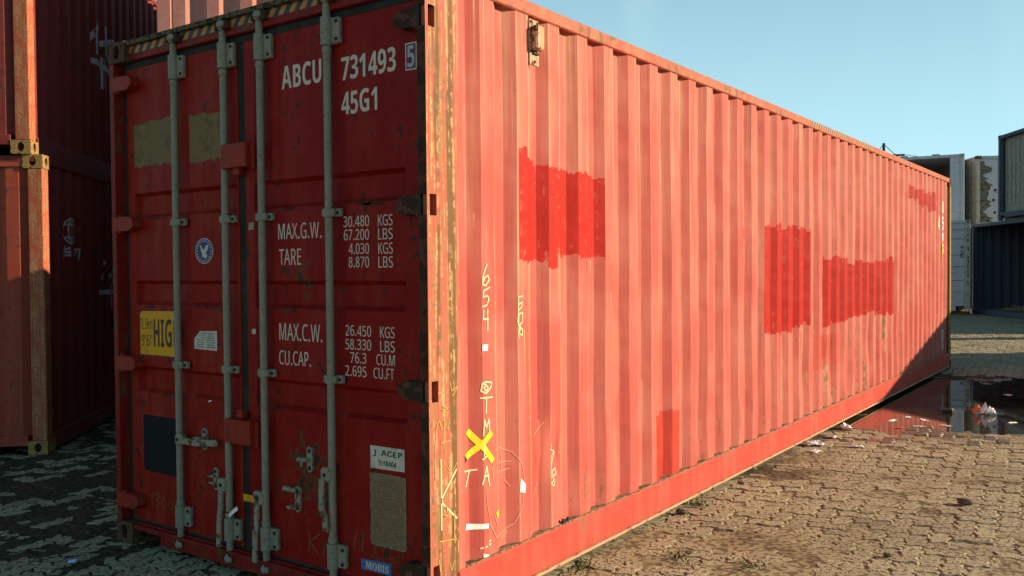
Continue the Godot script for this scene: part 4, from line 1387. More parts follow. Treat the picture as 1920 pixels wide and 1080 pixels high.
func left_details(door: Node3D):
	sheet(door, ragged(-2.284, -1.897, 2.175, 2.425, 0.012, 3), -0.0598, 0.0008, M.tan_paint, "painted_patch")
	sheet(door, ragged(-1.753, -1.467, 2.162, 2.416, 0.012, 4), -0.0598, 0.0008, M.tan_paint, "painted_patch")
	sheet(door, [[-1.795, 2.19], [-1.782, 2.19], [-1.782, 2.40], [-1.795, 2.40]], -0.0726, 0.0008, M.tan_paint, "painted_patch")
	sheet(door, [[-2.238, 0.426], [-1.897, 0.424], [-1.897, 0.750], [-2.238, 0.749]], -0.0598, 0.0008, M.black_paint, "painted_patch")
	sheet(door, [[-2.256, 1.092], [-1.90, 1.092], [-1.90, 1.358], [-2.232, 1.352], [-2.256, 1.334]], -0.0598, 0.0012, M.brown_ink, "height_sign")
	sheet(door, [[-2.252, 1.098], [-1.90, 1.098], [-1.90, 1.352], [-2.231, 1.347], [-2.252, 1.331]], -0.0585, 0.0012, M.yellow, "height_sign")
	words(door, "2.9m", -2.242, 1.243, 0.112, 0.062, M.brown_ink, -0.0572, false, false)
	words(door, "9'6\"", -2.242, 1.146, 0.108, 0.066, M.brown_ink, -0.0572, false, false)
	words(door, "HIGH", -2.118, 1.148, 0.250, 0.158, M.brown_ink, -0.0572)
	# round emblem: navy disc, white rim and a white bird
	sheet(door, Array(oval(-1.637, 1.682, 0.078, 0.069, 28)).map(func(p): return [p.x, p.y]), -0.0598, 0.0010, M.letter, "round_emblem")
	sheet(door, Array(oval(-1.637, 1.682, 0.073, 0.064, 28)).map(func(p): return [p.x, p.y]), -0.0587, 0.0008, M.navy, "round_emblem")
	var rim := MB.new()
	for k in 20:
		var a := TAU * k / 20
		rim.ext(oval(-1.637 + 0.062 * cos(a), 1.682 + 0.054 * sin(a), 0.0052, 0.0046, 6), Transform3D(Basis.IDENTITY, Vector3(0, 0, -0.0578)), 0.0006)
	done(rim, "emblem_lettering", M.letter, door)
	sheet(door, [[-1.675, 1.716], [-1.655, 1.705], [-1.642, 1.688], [-1.632, 1.694], [-1.618, 1.712], [-1.596, 1.716], [-1.604, 1.690], [-1.622, 1.672], [-1.608, 1.655], [-1.626, 1.640], [-1.640, 1.652], [-1.656, 1.646], [-1.652, 1.664], [-1.662, 1.684]], -0.0578, 0.0008, M.letter, "emblem_bird")
	# pasted notice with rows of small print
	sheet(door, [[-1.737, 1.152], [-1.538, 1.148], [-1.538, 1.254], [-1.688, 1.248], [-1.737, 1.205]], -0.0598, 0.001, M.sticker_white, "pasted_notice")
	var pr := MB.new()
	for k in 7:
		var y := 1.162 + k * 0.0122
		for q in ([[-1.72, -1.645], [-1.635, -1.55]] if k < 4 else [[-1.68, -1.63], [-1.622, -1.555]]): pr.box(Vector3(q[0] + 0.004 * (k % 3), y, -0.0588), Vector3(q[1] - 0.007 * (k % 2), y + 0.0048, -0.0584))
	done(pr, "small_print", M.ink_grey, door)
	catch_plate(door, -1.647, 0.668, 0.040, 0)
	catch_plate(door, -1.552, 0.465, 0.040, 2)
	# keeper boxes over the joint of the leaves
	lock_box(door, 2.100, 2.224, 2.085)
	lock_box(door, 0.684, 0.808, 0.835)
	# a twist of white strap and a seal wire on the second bar
	var b := MB.new()
	lever(b, [Vector3(-1.388, 0.300, -0.008), Vector3(-1.356, 0.322, 0.0), Vector3(-1.312, 0.352, 0.0)], 0.010, 0.0012)
	done(b, "strap_end", M.paper, door)
	b = MB.new()
	var loop := []
	for k in 17: loop.append(Vector3(-1.412 + 0.031 * cos(TAU * k / 16), 0.305 + 0.012 * sin(TAU * k / 16), -0.030 + 0.031 * sin(TAU * k / 16)))
	b.tube(loop, 0.003, 5)
	done(b, "seal_wire", M.bolt, door)
	var flat := func(p: Vector2, l: float) -> Vector3: return Vector3(p.x, p.y, -0.060 + l)
	for s in [[Vector2(-2.16, 0.30), Vector2(-2.165, 0.22)], [Vector2(-2.13, 0.295), Vector2(-2.10, 0.31), Vector2(-2.09, 0.285), Vector2(-2.12, 0.27), Vector2(-2.085, 0.25), Vector2(-2.11, 0.225), Vector2(-2.135, 0.24)], [Vector2(-2.05, 0.29), Vector2(-2.065, 0.25), Vector2(-2.04, 0.225), Vector2(-2.02, 0.26), Vector2(-2.05, 0.29)], [Vector2(-1.99, 0.28), Vector2(-2.0, 0.24), Vector2(-1.97, 0.23), Vector2(-1.96, 0.27), Vector2(-1.99, 0.28)]]:
		b = MB.new()
		ribbon(b, s, 0.004, flat)
		done(b, "chalk_marking", M.tan_paint, door)
	sheet(door, [[-1.622, 0.868], [-1.596, 0.874], [-1.594, 0.882], [-1.620, 0.876]], -0.0598, 0.001, M.paper, "paper_scrap")

func right_details(door: Node3D):
	words(door, "ABCU", -0.990, 2.466, 0.285, 0.112)
	words(door, "731493", -0.570, 2.455, 0.345, 0.109)
	sheet(door, [[-0.168, 2.446], [-0.102, 2.446], [-0.102, 2.566], [-0.168, 2.566]], -0.0598, 0.0006, M.letter, "check_digit_frame")
	sheet(door, [[-0.162, 2.452], [-0.108, 2.452], [-0.108, 2.560], [-0.162, 2.560]], -0.0591, 0.0006, M.plum, "check_digit_frame")
	words(door, "5", -0.156, 2.459, 0.042, 0.094, M.letter_blue, -0.0584)
	words(door, "45G1", -0.572, 2.294, 0.230, 0.108)
	words(door, "MAX.G.W.", -1.032, 1.727, 0.312, 0.078, null, -0.0595, false, false)
	words(door, "TARE", -1.028, 1.601, 0.162, 0.079, null, -0.0595, false, false)
	var a := [["30.480", -0.569, 1.773, 0.167], ["67.200", -0.567, 1.711, 0.164], ["4.030", -0.536, 1.646, 0.132], ["8.870", -0.537, 1.584, 0.132]]
	for k in 4:
		words(door, a[k][0], a[k][1], a[k][2], a[k][3], 0.050, null, -0.0595, false, false)
		words(door, ["KGS", "LBS", "KGS", "LBS"][k], -0.346, a[k][2] - 0.001, 0.090, 0.050, null, -0.0595, false, false)
	words(door, "MAX.C.W.", -1.034, 1.226, 0.312, 0.085, null, -0.0595, false, false)
	words(door, "CU.CAP.", -1.037, 1.104, 0.232, 0.072, null, -0.0595, false, false)
	a = [["26.450", -0.564, 1.266, 0.167, "KGS", -0.341, 0.090], ["58.330", -0.565, 1.202, 0.167, "LBS", -0.341, 0.090], ["76.3", -0.535, 1.140, 0.105, "CU.M", -0.366, 0.114], ["2.695", -0.568, 1.078, 0.138, "CU.FT", -0.385, 0.128]]
	for q in a:
		words(door, q[0], q[1], q[2], q[3], 0.050, null, -0.0595, false, false)
		words(door, q[4], q[5], q[2] - 0.001, q[6], 0.050, null, -0.0595, false, false)
	sheet(door, [[-0.410, 0.664], [-0.199, 0.668], [-0.199, 0.770], [-0.410, 0.768]], -0.0598, 0.0012, M.sticker_white, "inspection_label")
	words(door, "J  ACEP", -0.393, 0.719, 0.180, 0.034, M.ink, -0.0586)
	words(door, "Yr/8404", -0.360, 0.682, 0.112, 0.024, M.ink, -0.0586)
	var b := MB.new()
	b.quad(Vector3(-0.409, 0.314, -0.0575), Vector3(-0.195, 0.316, -0.0575), Vector3(-0.195, 0.641, -0.0575), Vector3(-0.409, 0.638, -0.0575), Vector3.BACK, Vector2(0, 1), Vector2(1, 1), Vector2(1, 0), Vector2(0, 0))
	b.box(Vector3(-0.409, 0.314, -0.0598), Vector3(-0.195, 0.639, -0.0577))
	done(b, "data_plate", M.plate, door)
	b = MB.new()
	for q in [[-0.412, -0.409, 0.312, 0.642], [-0.195, -0.192, 0.312, 0.642]]: b.box(Vector3(q[0], q[2], -0.0598), Vector3(q[1], q[3], -0.056))
	for q in [[0.3105, 0.314], [0.6405, 0.644]]: b.box(Vector3(-0.412, q[0], -0.0597), Vector3(-0.192, q[1], -0.0561))
	done(b, "plate_edge", M.worn_zinc, door)
	sheet(door, [[-0.478, 0.183], [-0.288, 0.185], [-0.288, 0.239], [-0.478, 0.232]], -0.0598, 0.001, M.blue_sticker, "blue_sticker")
	words(door, "MOBIS", -0.450, 0.191, 0.146, 0.034, M.letter, -0.0588, true)
	catch_plate(door, -0.812, 0.655, 0.042, 0)
	catch_plate(door, -0.902, 0.448, 0.044, 1)
	sheet(door, [[-1.262, 1.782], [-1.220, 1.784], [-1.220, 1.822], [-1.262, 1.82]], -0.0598, 0.001, M.worn_zinc, "tape_piece")
	sheet(door, [[-1.246, 1.250], [-1.218, 1.250], [-1.218, 1.276], [-1.246, 1.276]], -0.0598, 0.001, M.sticker_white, "tape_piece")
	boxpart(Vector3(-1.300, 0.388, -0.034), Vector3(-1.190, 0.424, -0.031), 0.001, "yellow_tag", M.yellow, door)
	var flat := func(p: Vector2, l: float) -> Vector3: return Vector3(p.x, p.y, -0.060 + l)
	for s in [[Vector2(-0.83, 0.30), Vector2(-0.835, 0.20)], [Vector2(-0.75, 0.30), Vector2(-0.83, 0.25), Vector2(-0.77, 0.20)], [Vector2(-0.70, 0.27), Vector2(-0.74, 0.20)], [Vector2(-0.50, 0.36), Vector2(-0.53, 0.27)], [Vector2(-0.46, 0.36), Vector2(-0.47, 0.27)]]:
		b = MB.new()
		ribbon(b, s, 0.004, flat)
		done(b, "chalk_marking", M.tan_paint, door)

const MARKS_SIDE := [[Vector2(-0.424, 1.595), Vector2(-0.392, 1.535), Vector2(-0.39, 1.501), Vector2(-0.414, 1.496), Vector2(-0.44, 1.521), Vector2(-0.432, 1.542), Vector2(-0.409, 1.535), Vector2(-0.394, 1.515)], [Vector2(-0.443, 1.488), Vector2(-0.397, 1.47), Vector2(-0.393, 1.443), Vector2(-0.425, 1.449), Vector2(-0.438, 1.431), Vector2(-0.419, 1.404), Vector2(-0.388, 1.399)], [Vector2(-0.396, 1.381), Vector2(-0.392, 1.34), Vector2(-0.432, 1.34)], [Vector2(-0.427, 1.387), Vector2(-0.426, 1.287)], [Vector2(-0.402, 1.037), Vector2(-0.383, 1.046), Vector2(-0.375, 1.009), Vector2(-0.407, 0.995), Vector2(-0.444, 1.019), Vector2(-0.451, 1.042), Vector2(-0.408, 1.049), Vector2(-0.379, 1.04)], [Vector2(-0.407, 1.033), Vector2(-0.39, 1.022), Vector2(-0.407, 1.006), Vector2(-0.424, 1.021), Vector2(-0.407, 1.033)], [Vector2(-0.371, 0.977), Vector2(-0.455, 0.972)], [Vector2(-0.409, 0.974), Vector2(-0.406, 0.904)], [Vector2(-0.385, 0.802), Vector2(-0.393, 0.875), Vector2(-0.407, 0.834), Vector2(-0.427, 0.874), Vector2(-0.43, 0.814)], [Vector2(-0.39, 0.758), Vector2(-0.389, 0.705)], [Vector2(-0.393, 0.758), Vector2(-0.418, 0.706), Vector2(-0.38, 0.69)], [Vector2(-0.378, 0.575), Vector2(-0.407, 0.654), Vector2(-0.427, 0.563)], [Vector2(-0.385, 0.611), Vector2(-0.423, 0.611)], [Vector2(-0.252, 0.648), Vector2(-0.354, 0.648)], [Vector2(-0.322, 0.65), Vector2(-0.296, 0.578)], [Vector2(-0.367, 0.279), Vector2(-0.38, 0.28)], [Vector2(-0.393, 0.279), Vector2(-0.407, 0.281)], [Vector2(-0.42, 0.285), Vector2(-0.433, 0.286)], [Vector2(-0.42, 0.301), Vector2(-0.433, 0.303)]]
const MARKS_SIDE2 := [[Vector2(-0.673, 1.434), Vector2(-0.713, 1.439)], [Vector2(-0.675, 1.434), Vector2(-0.677, 1.398), Vector2(-0.708, 1.408), Vector2(-0.702, 1.383), Vector2(-0.672, 1.369)], [Vector2(-0.677, 1.398), Vector2(-0.671, 1.312), Vector2(-0.698, 1.281), Vector2(-0.675, 1.261)], [Vector2(-0.712, 1.357), Vector2(-0.681, 1.351), Vector2(-0.676, 1.293), Vector2(-0.709, 1.31), Vector2(-0.712, 1.357)], [Vector2(-0.68, 1.282), Vector2(-0.711, 1.277), Vector2(-0.706, 1.244), Vector2(-0.675, 1.261), Vector2(-0.686, 1.293)], [Vector2(-0.673, 1.254), Vector2(-0.683, 1.233)], [Vector2(-0.981, 0.664), Vector2(-0.974, 0.635), Vector2(-1.009, 0.62), Vector2(-0.98, 0.599), Vector2(-0.968, 0.54), Vector2(-1.009, 0.612)], [Vector2(-0.968, 0.54), Vector2(-0.959, 0.49)], [Vector2(-1.008, 0.533), Vector2(-0.976, 0.522), Vector2(-0.983, 0.494), Vector2(-1.011, 0.506), Vector2(-1.008, 0.533)], [Vector2(-0.975, 0.495), Vector2(-0.991, 0.475), Vector2(-0.959, 0.464), Vector2(-0.983, 0.446), Vector2(-0.994, 0.466)]]
const MARKS_FAINT := [[Vector2(-0.471, 0.721), Vector2(-0.538, 0.722), Vector2(-0.634, 0.681), Vector2(-0.697, 0.608), Vector2(-0.714, 0.522), Vector2(-0.694, 0.41), Vector2(-0.643, 0.331), Vector2(-0.559, 0.294), Vector2(-0.478, 0.306), Vector2(-0.433, 0.373), Vector2(-0.409, 0.481), Vector2(-0.403, 0.56)], [Vector2(-0.517, 0.677), Vector2(-0.51, 0.643)], [Vector2(-0.537, 0.646), Vector2(-0.633, 0.636)], [Vector2(-0.571, 0.68), Vector2(-0.57, 0.607)], [Vector2(-0.529, 0.599), Vector2(-0.625, 0.601)], [Vector2(-0.556, 0.577), Vector2(-0.524, 0.512)], [Vector2(-0.59, 0.555), Vector2(-0.624, 0.515)], [Vector2(-0.463, 0.667), Vector2(-0.45, 0.63), Vector2(-0.456, 0.589)], [Vector2(-0.466, 0.412), Vector2(-0.492, 0.347)], [Vector2(-0.607, 0.298), Vector2(-0.49, 0.231)], [Vector2(-0.873, 0.481), Vector2(-0.819, 0.39), Vector2(-0.788, 0.321)], [Vector2(-0.916, 0.783), Vector2(-0.839, 0.726)]]
const MARKS_POST := [[Vector2(-0.074, 0.747), Vector2(-0.072, 0.44)], [Vector2(-0.177, 0.685), Vector2(-0.067, 0.566), Vector2(-0.177, 0.468)]]
const MARKS_POST2 := [[Vector2(-0.043, 0.88), Vector2(-0.063, 0.924), Vector2(-0.082, 0.869)], [Vector2(-0.094, 0.872), Vector2(-0.097, 0.909), Vector2(-0.123, 0.868), Vector2(-0.13, 0.91)], [Vector2(-0.075, 0.818), Vector2(-0.137, 0.822)], [Vector2(-0.108, 0.818), Vector2(-0.104, 0.775)], [Vector2(-0.088, 0.512), Vector2(-0.103, 0.537), Vector2(-0.12, 0.495), Vector2(-0.085, 0.494), Vector2(-0.129, 0.503)], [Vector2(-0.06, 1.037), Vector2(-0.096, 1.038), Vector2(-0.074, 1.021)], [Vector2(-0.136, 0.722), Vector2(-0.121, 0.696), Vector2(-0.15, 0.681), Vector2(-0.181, 0.714)], [Vector2(-0.057, 0.392), Vector2(-0.176, 0.376)], [Vector2(-0.162, 0.505), Vector2(-0.16, 0.37)], [Vector2(-0.035, 0.825), Vector2(-0.036, 0.665)], [Vector2(-0.088, 0.977), Vector2(-0.132, 0.962), Vector2(-0.081, 0.959), Vector2(-0.124, 0.944)], [Vector2(-0.141, 1.075), Vector2(-0.148, 1.036), Vector2(-0.201, 1.059), Vector2(-0.155, 1.016)], [Vector2(-0.129, 0.282), Vector2(-0.136, 0.242), Vector2(-0.159, 0.283)], [Vector2(-0.056, 0.312), Vector2(-0.062, 0.262)]]
const MARKS_TAPES := [[Vector2(-0.681, 0.545), Vector2(-0.724, 0.507), Vector2(-0.716, 0.467), Vector2(-0.673, 0.479)], [Vector2(-0.294, 0.406), Vector2(-0.42, 0.385), Vector2(-0.416, 0.363), Vector2(-0.29, 0.378)], [Vector2(-0.379, 0.253), Vector2(-0.418, 0.238), Vector2(-0.421, 0.186), Vector2(-0.381, 0.188)], [Vector2(-0.385, 1.223), Vector2(-0.427, 1.223), Vector2(-0.425, 1.192), Vector2(-0.383, 1.194)]]
const MARKS_X := [[Vector2(-0.313, 0.826), Vector2(-0.45, 0.677)], [Vector2(-0.28, 0.7), Vector2(-0.439, 0.804)]]
const MARKS_BLOB := [[Vector2(-0.502, 0.412)]]

func side_marks(root: Node3D):
	var wall := func(p: Vector2, l: float) -> Vector3: return Vector3((-0.006 + fold(-p.x) + dent(-p.x, p.y) if p.x < -0.24 else 0.0) + l + 0.0006, p.y, p.x)
	for q in [[MARKS_SIDE, M.chalk, 0.0072], [MARKS_SIDE2, M.chalk, 0.0056], [MARKS_FAINT, M.chalk_faint, 0.0048], [MARKS_POST, M.chalk, 0.008], [MARKS_POST2, M.chalk_yellow, 0.0045]]:
		for s in q[0]:
			var b := MB.new()
			ribbon(b, s, q[2], wall)
			done(b, "chalk_marking", q[1], root)
	for s in MARKS_X:
		var b := MB.new()
		ribbon(b, s, 0.030, wall, 0.002 if s[0].y > 0.8 else 0.0028)
		done(b, "yellow_tape", M.tape_yellow, root)
		if s[0].y < 0.8:
			b = MB.new()
			ribbon(b, [s[0] + Vector2(0.006, -0.004), s[0].lerp(s[1], 0.07)], 0.031, wall, 0.0034)
			done(b, "tape_end", M.ink, root)
	for t in MARKS_TAPES:
		var b := MB.new()
		var n := 6
		for i in n:
			var p := func(u: float, v: float) -> Vector3: return wall.call(t[0].lerp(t[1], u).lerp(t[3].lerp(t[2], u), v), 0.0018)
			b.quad(p.call(float(i) / n, 0.0), p.call((i + 1.0) / n, 0.0), p.call((i + 1.0) / n, 1.0), p.call(float(i) / n, 1.0), Vector3.RIGHT)
		done(b, "white_tape", M.paper, root)
	var blob := MB.new()
	var c: Vector2 = MARKS_BLOB[0][0]
	for k in 12:
		var e := func(j: int) -> Vector3: return wall.call(c + Vector2(0.024 * cos(TAU * j / 12.0) * (1.0 + 0.2 * sin(j * 2.0)), 0.018 * sin(TAU * j / 12.0)), 0.0018)
		blob.tri(wall.call(c, 0.0018), e.call(k), e.call(k + 1), Vector3.RIGHT)
	done(blob, "yellow_tape", M.tape_yellow, root)
	# lettering near the far end, broken up by the folds: only the outer flats are seen from here
	var on := func(z: float, y: float, dx := 0.0): return Transform3D(Basis(Vector3.UP, PI / 2.0), Vector3(-0.0055 + dx, y, z))
	lettering(root, "U", on.call(-11.50, 2.345), 0.095, 0.17, M.paper)
	lettering(root, "4", on.call(-11.215, 2.09), 0.095, 0.20, M.paper)
	lettering(root, "5", on.call(-11.50, 2.09), 0.095, 0.20, M.paper)
	lettering(root, "n", on.call(-11.50, 1.93), 0.085, 0.12, M.paper)
	var b := MB.new()
	b.box(Vector3(-0.0055, 1.66, -11.602), Vector3(-0.0045, 1.885, -11.49))
	done(b, "yellow_sign", M.tape_yellow, root)
	lettering(root, "C", on.call(-11.505, 1.70, 0.001), 0.08, 0.15, M.ink)
	lettering(root, "1", on.call(-11.52, 1.50), 0.035, 0.12, M.paper)
	for s in [[Vector2(-11.50, 0.60), Vector2(-11.56, 0.62), Vector2(-11.59, 0.55), Vector2(-11.57, 0.47), Vector2(-11.51, 0.47), Vector2(-11.50, 0.60)], [Vector2(-11.52, 0.46), Vector2(-11.51, 0.33)], [Vector2(-11.56, 0.46), Vector2(-11.58, 0.33)]]:
		b = MB.new()
		ribbon(b, s, 0.03, wall)
		done(b, "painted_mark", M.paper, root)

# ---------------------------------------------------------------- stacks beside and behind
func pose(origin: Vector3, deg: float) -> Transform3D:
	return Transform3D(Basis(Vector3.UP, deg_to_rad(deg)), origin)

func build_neighbours():
	var cor := Vector3(-5.252, 0, -1.018)
	var t := pose(Vector3.ZERO, 43.5)
	var right := t.basis.x
	var dark := {"casting": M.casting_yellow, "side": M.maroon, "rail": M.maroon, "post": M.worn_post, "front": M.red_sunlit}  # one paint, coloured lighter on the sunlit front, darker on the shaded side
	var dark2 := {"casting": M.casting_yellow, "side": M.maroon, "rail": M.maroon_front, "post": M.worn_post, "front": M.maroon_front}
	var pinks := {"casting": M.casting_yellow, "side": M.pink, "rail": M.pink, "post": M.pink, "front": M.pink}
	var a := thing("shipping_container", "dark red container on the paving with a globe emblem on its shaded side", "container", Transform3D(t.basis, cor), "stacked red containers")
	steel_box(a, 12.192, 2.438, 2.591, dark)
	side_emblem(a)
	var b := thing("shipping_container", "maroon container with yellow corners stacked on the one with the globe emblem", "container", Transform3D(t.basis, cor + Vector3(0, 2.5925, 0) - right * 0.085 + t.basis.z * 0.02), "stacked red containers")
	steel_box(b, 12.192, 2.438, 2.591, dark2)
	character(b, Vector2(1.66, 3.62 - 2.5925), 0.82, 0.62)
	character(b, Vector2(2.75, 3.66 - 2.5925), 0.82, 0.62)
	var org := cor + right * (0.958 + 2.438)
	for k in 2:  # added risers lift the hidden pink stack so its shade line falls higher
		var z := t.basis.z * (-0.5 - 11.0 * k)
		var bm := MB.new()
		bm.box(Vector3(-2.438, 0.001, -0.15), Vector3(0.0, 0.299, 0.15), 0.01)
		var o := done(bm, "added_riser", M.concrete, self, Transform3D(t.basis, org + z))
		tag(o, "unseen front block added to lift the pink stack and its shade line" if k == 0 else "unseen rear block added to lift the pink stack and its shade line", "block", "added riser blocks")
	var c := thing("shipping_container", "pink container resting on added riser blocks behind the long red one", "container", Transform3D(t.basis, org + Vector3(0, 0.3005, 0)), "stacked pink containers")
	steel_box(c, 12.192, 2.438, 2.591, pinks)
	var d := thing("shipping_container", "faded pink ribbed container, upper of its stack, above the hazard tape", "container", Transform3D(t.basis, org + Vector3(0, 2.893, 0)), "stacked pink containers")
	steel_box(d, 12.192, 2.438, 2.591, pinks)
	# off to the right, out of the picture: the box shading the far paving, and drums added to cast its thin dark band
	var gm := {"casting": M.grey_box, "side": M.grey_box, "rail": M.grey_box, "post": M.grey_box, "front": M.grey_box}
	var e := thing("shipping_container", "grey container standing across the yard from the long red one", "container", pose(Vector3(7.82, 0, -12.71), 29.9))
	steel_box(e, 6.058, 2.438, 2.591, gm)
	for k in 2:
		var dm := MB.new()
		dm.cyl(Vector3(0, 0, 0), Vector3(0, 0.88, 0), 0.285, 28)
		for y in [0.012, 0.30, 0.58, 0.868]: dm.cyl(Vector3(0, y - 0.012, 0), Vector3(0, y + 0.012, 0), 0.296, 28)
		var o := done(dm, "added_shade_drum", M.blue_box, self, Transform3D(Basis.IDENTITY, Vector3(1.02, 0.0 + 0.881 * k, -19.45)))
		tag(o, "unseen blue drum added to cast the thin shade band on the far paving" if k == 0 else "unseen upper blue drum added to lengthen the thin shade band", "drum", "added shade drums")

func strokes(root: Node3D, list: Array, where: Vector2, w: float, h: float, thick: float, mat: Material, called: String):
	var wall := func(p: Vector2, l: float) -> Vector3: return Vector3(-0.008 + fold(-p.x) + l, p.y, p.x)
	for s in list:
		var b := MB.new()
		var q := []
		for p in s: q.append(Vector2(-(where.x + p.x * w), where.y + p.y * h))
		ribbon(b, q, thick, wall, 0.002)
		done(b, called, mat, root)

const HUA := [[Vector2(0.34, 1.0), Vector2(0.05, 0.60)], [Vector2(0.22, 0.80), Vector2(0.22, 0.44)], [Vector2(0.60, 1.0), Vector2(0.60, 0.55), Vector2(0.95, 0.50), Vector2(0.98, 0.64)], [Vector2(0.95, 0.86), Vector2(0.42, 0.66)], [Vector2(0.0, 0.28), Vector2(1.0, 0.28)], [Vector2(0.5, 0.42), Vector2(0.5, -0.08)]]
const SECOND := [[Vector2(0.2, 1.0), Vector2(0.2, 0.0)], [Vector2(0.05, 0.75), Vector2(0.40, 0.75)], [Vector2(0.0, 0.35), Vector2(0.40, 0.45)], [Vector2(0.60, 1.0), Vector2(0.45, 0.6)], [Vector2(0.55, 0.8), Vector2(1.0, 0.8), Vector2(0.92, 0.05)], [Vector2(0.70, 0.75), Vector2(0.50, 0.2)], [Vector2(0.82, 0.75), Vector2(0.66, 0.1)]]

func character(root: Node3D, where: Vector2, w: float, h: float):
	strokes(root, HUA, where, w, h, 0.062, M.white_box, "painted_character")

func side_emblem(root: Node3D):
	var rings := []
	for q in [[0.11, 0.12], [0.05, 0.12]]:
		var r := []
		for k in 25: r.append(Vector2(0.70 + q[0] * cos(TAU * k / 24), 1.96 + q[1] * sin(TAU * k / 24)))
		rings.append(r)
	rings.append([Vector2(0.60, 2.02), Vector2(0.80, 2.02)])
	rings.append([Vector2(0.60, 1.90), Vector2(0.80, 1.90)])
	rings.append([Vector2(0.70, 2.08), Vector2(0.70, 1.84)])
	strokes(root, rings, Vector2.ZERO, 1.0, 1.0, 0.016, M.white_box, "globe_emblem")
	strokes(root, [[Vector2(0.59, 1.945), Vector2(0.81, 1.965)]], Vector2.ZERO, 1.0, 1.0, 0.022, M.hinge, "globe_emblem")
	strokes(root, HUA, Vector2(0.50, 1.70), 0.18, 0.12, 0.018, M.white_box, "painted_character")
	strokes(root, SECOND, Vector2(0.74, 1.69), 0.20, 0.13, 0.014, M.white_box, "painted_character")
	strokes(root, HUA, Vector2(1.52, 1.24), 0.70, 0.44, 0.05, M.white_box, "painted_character")

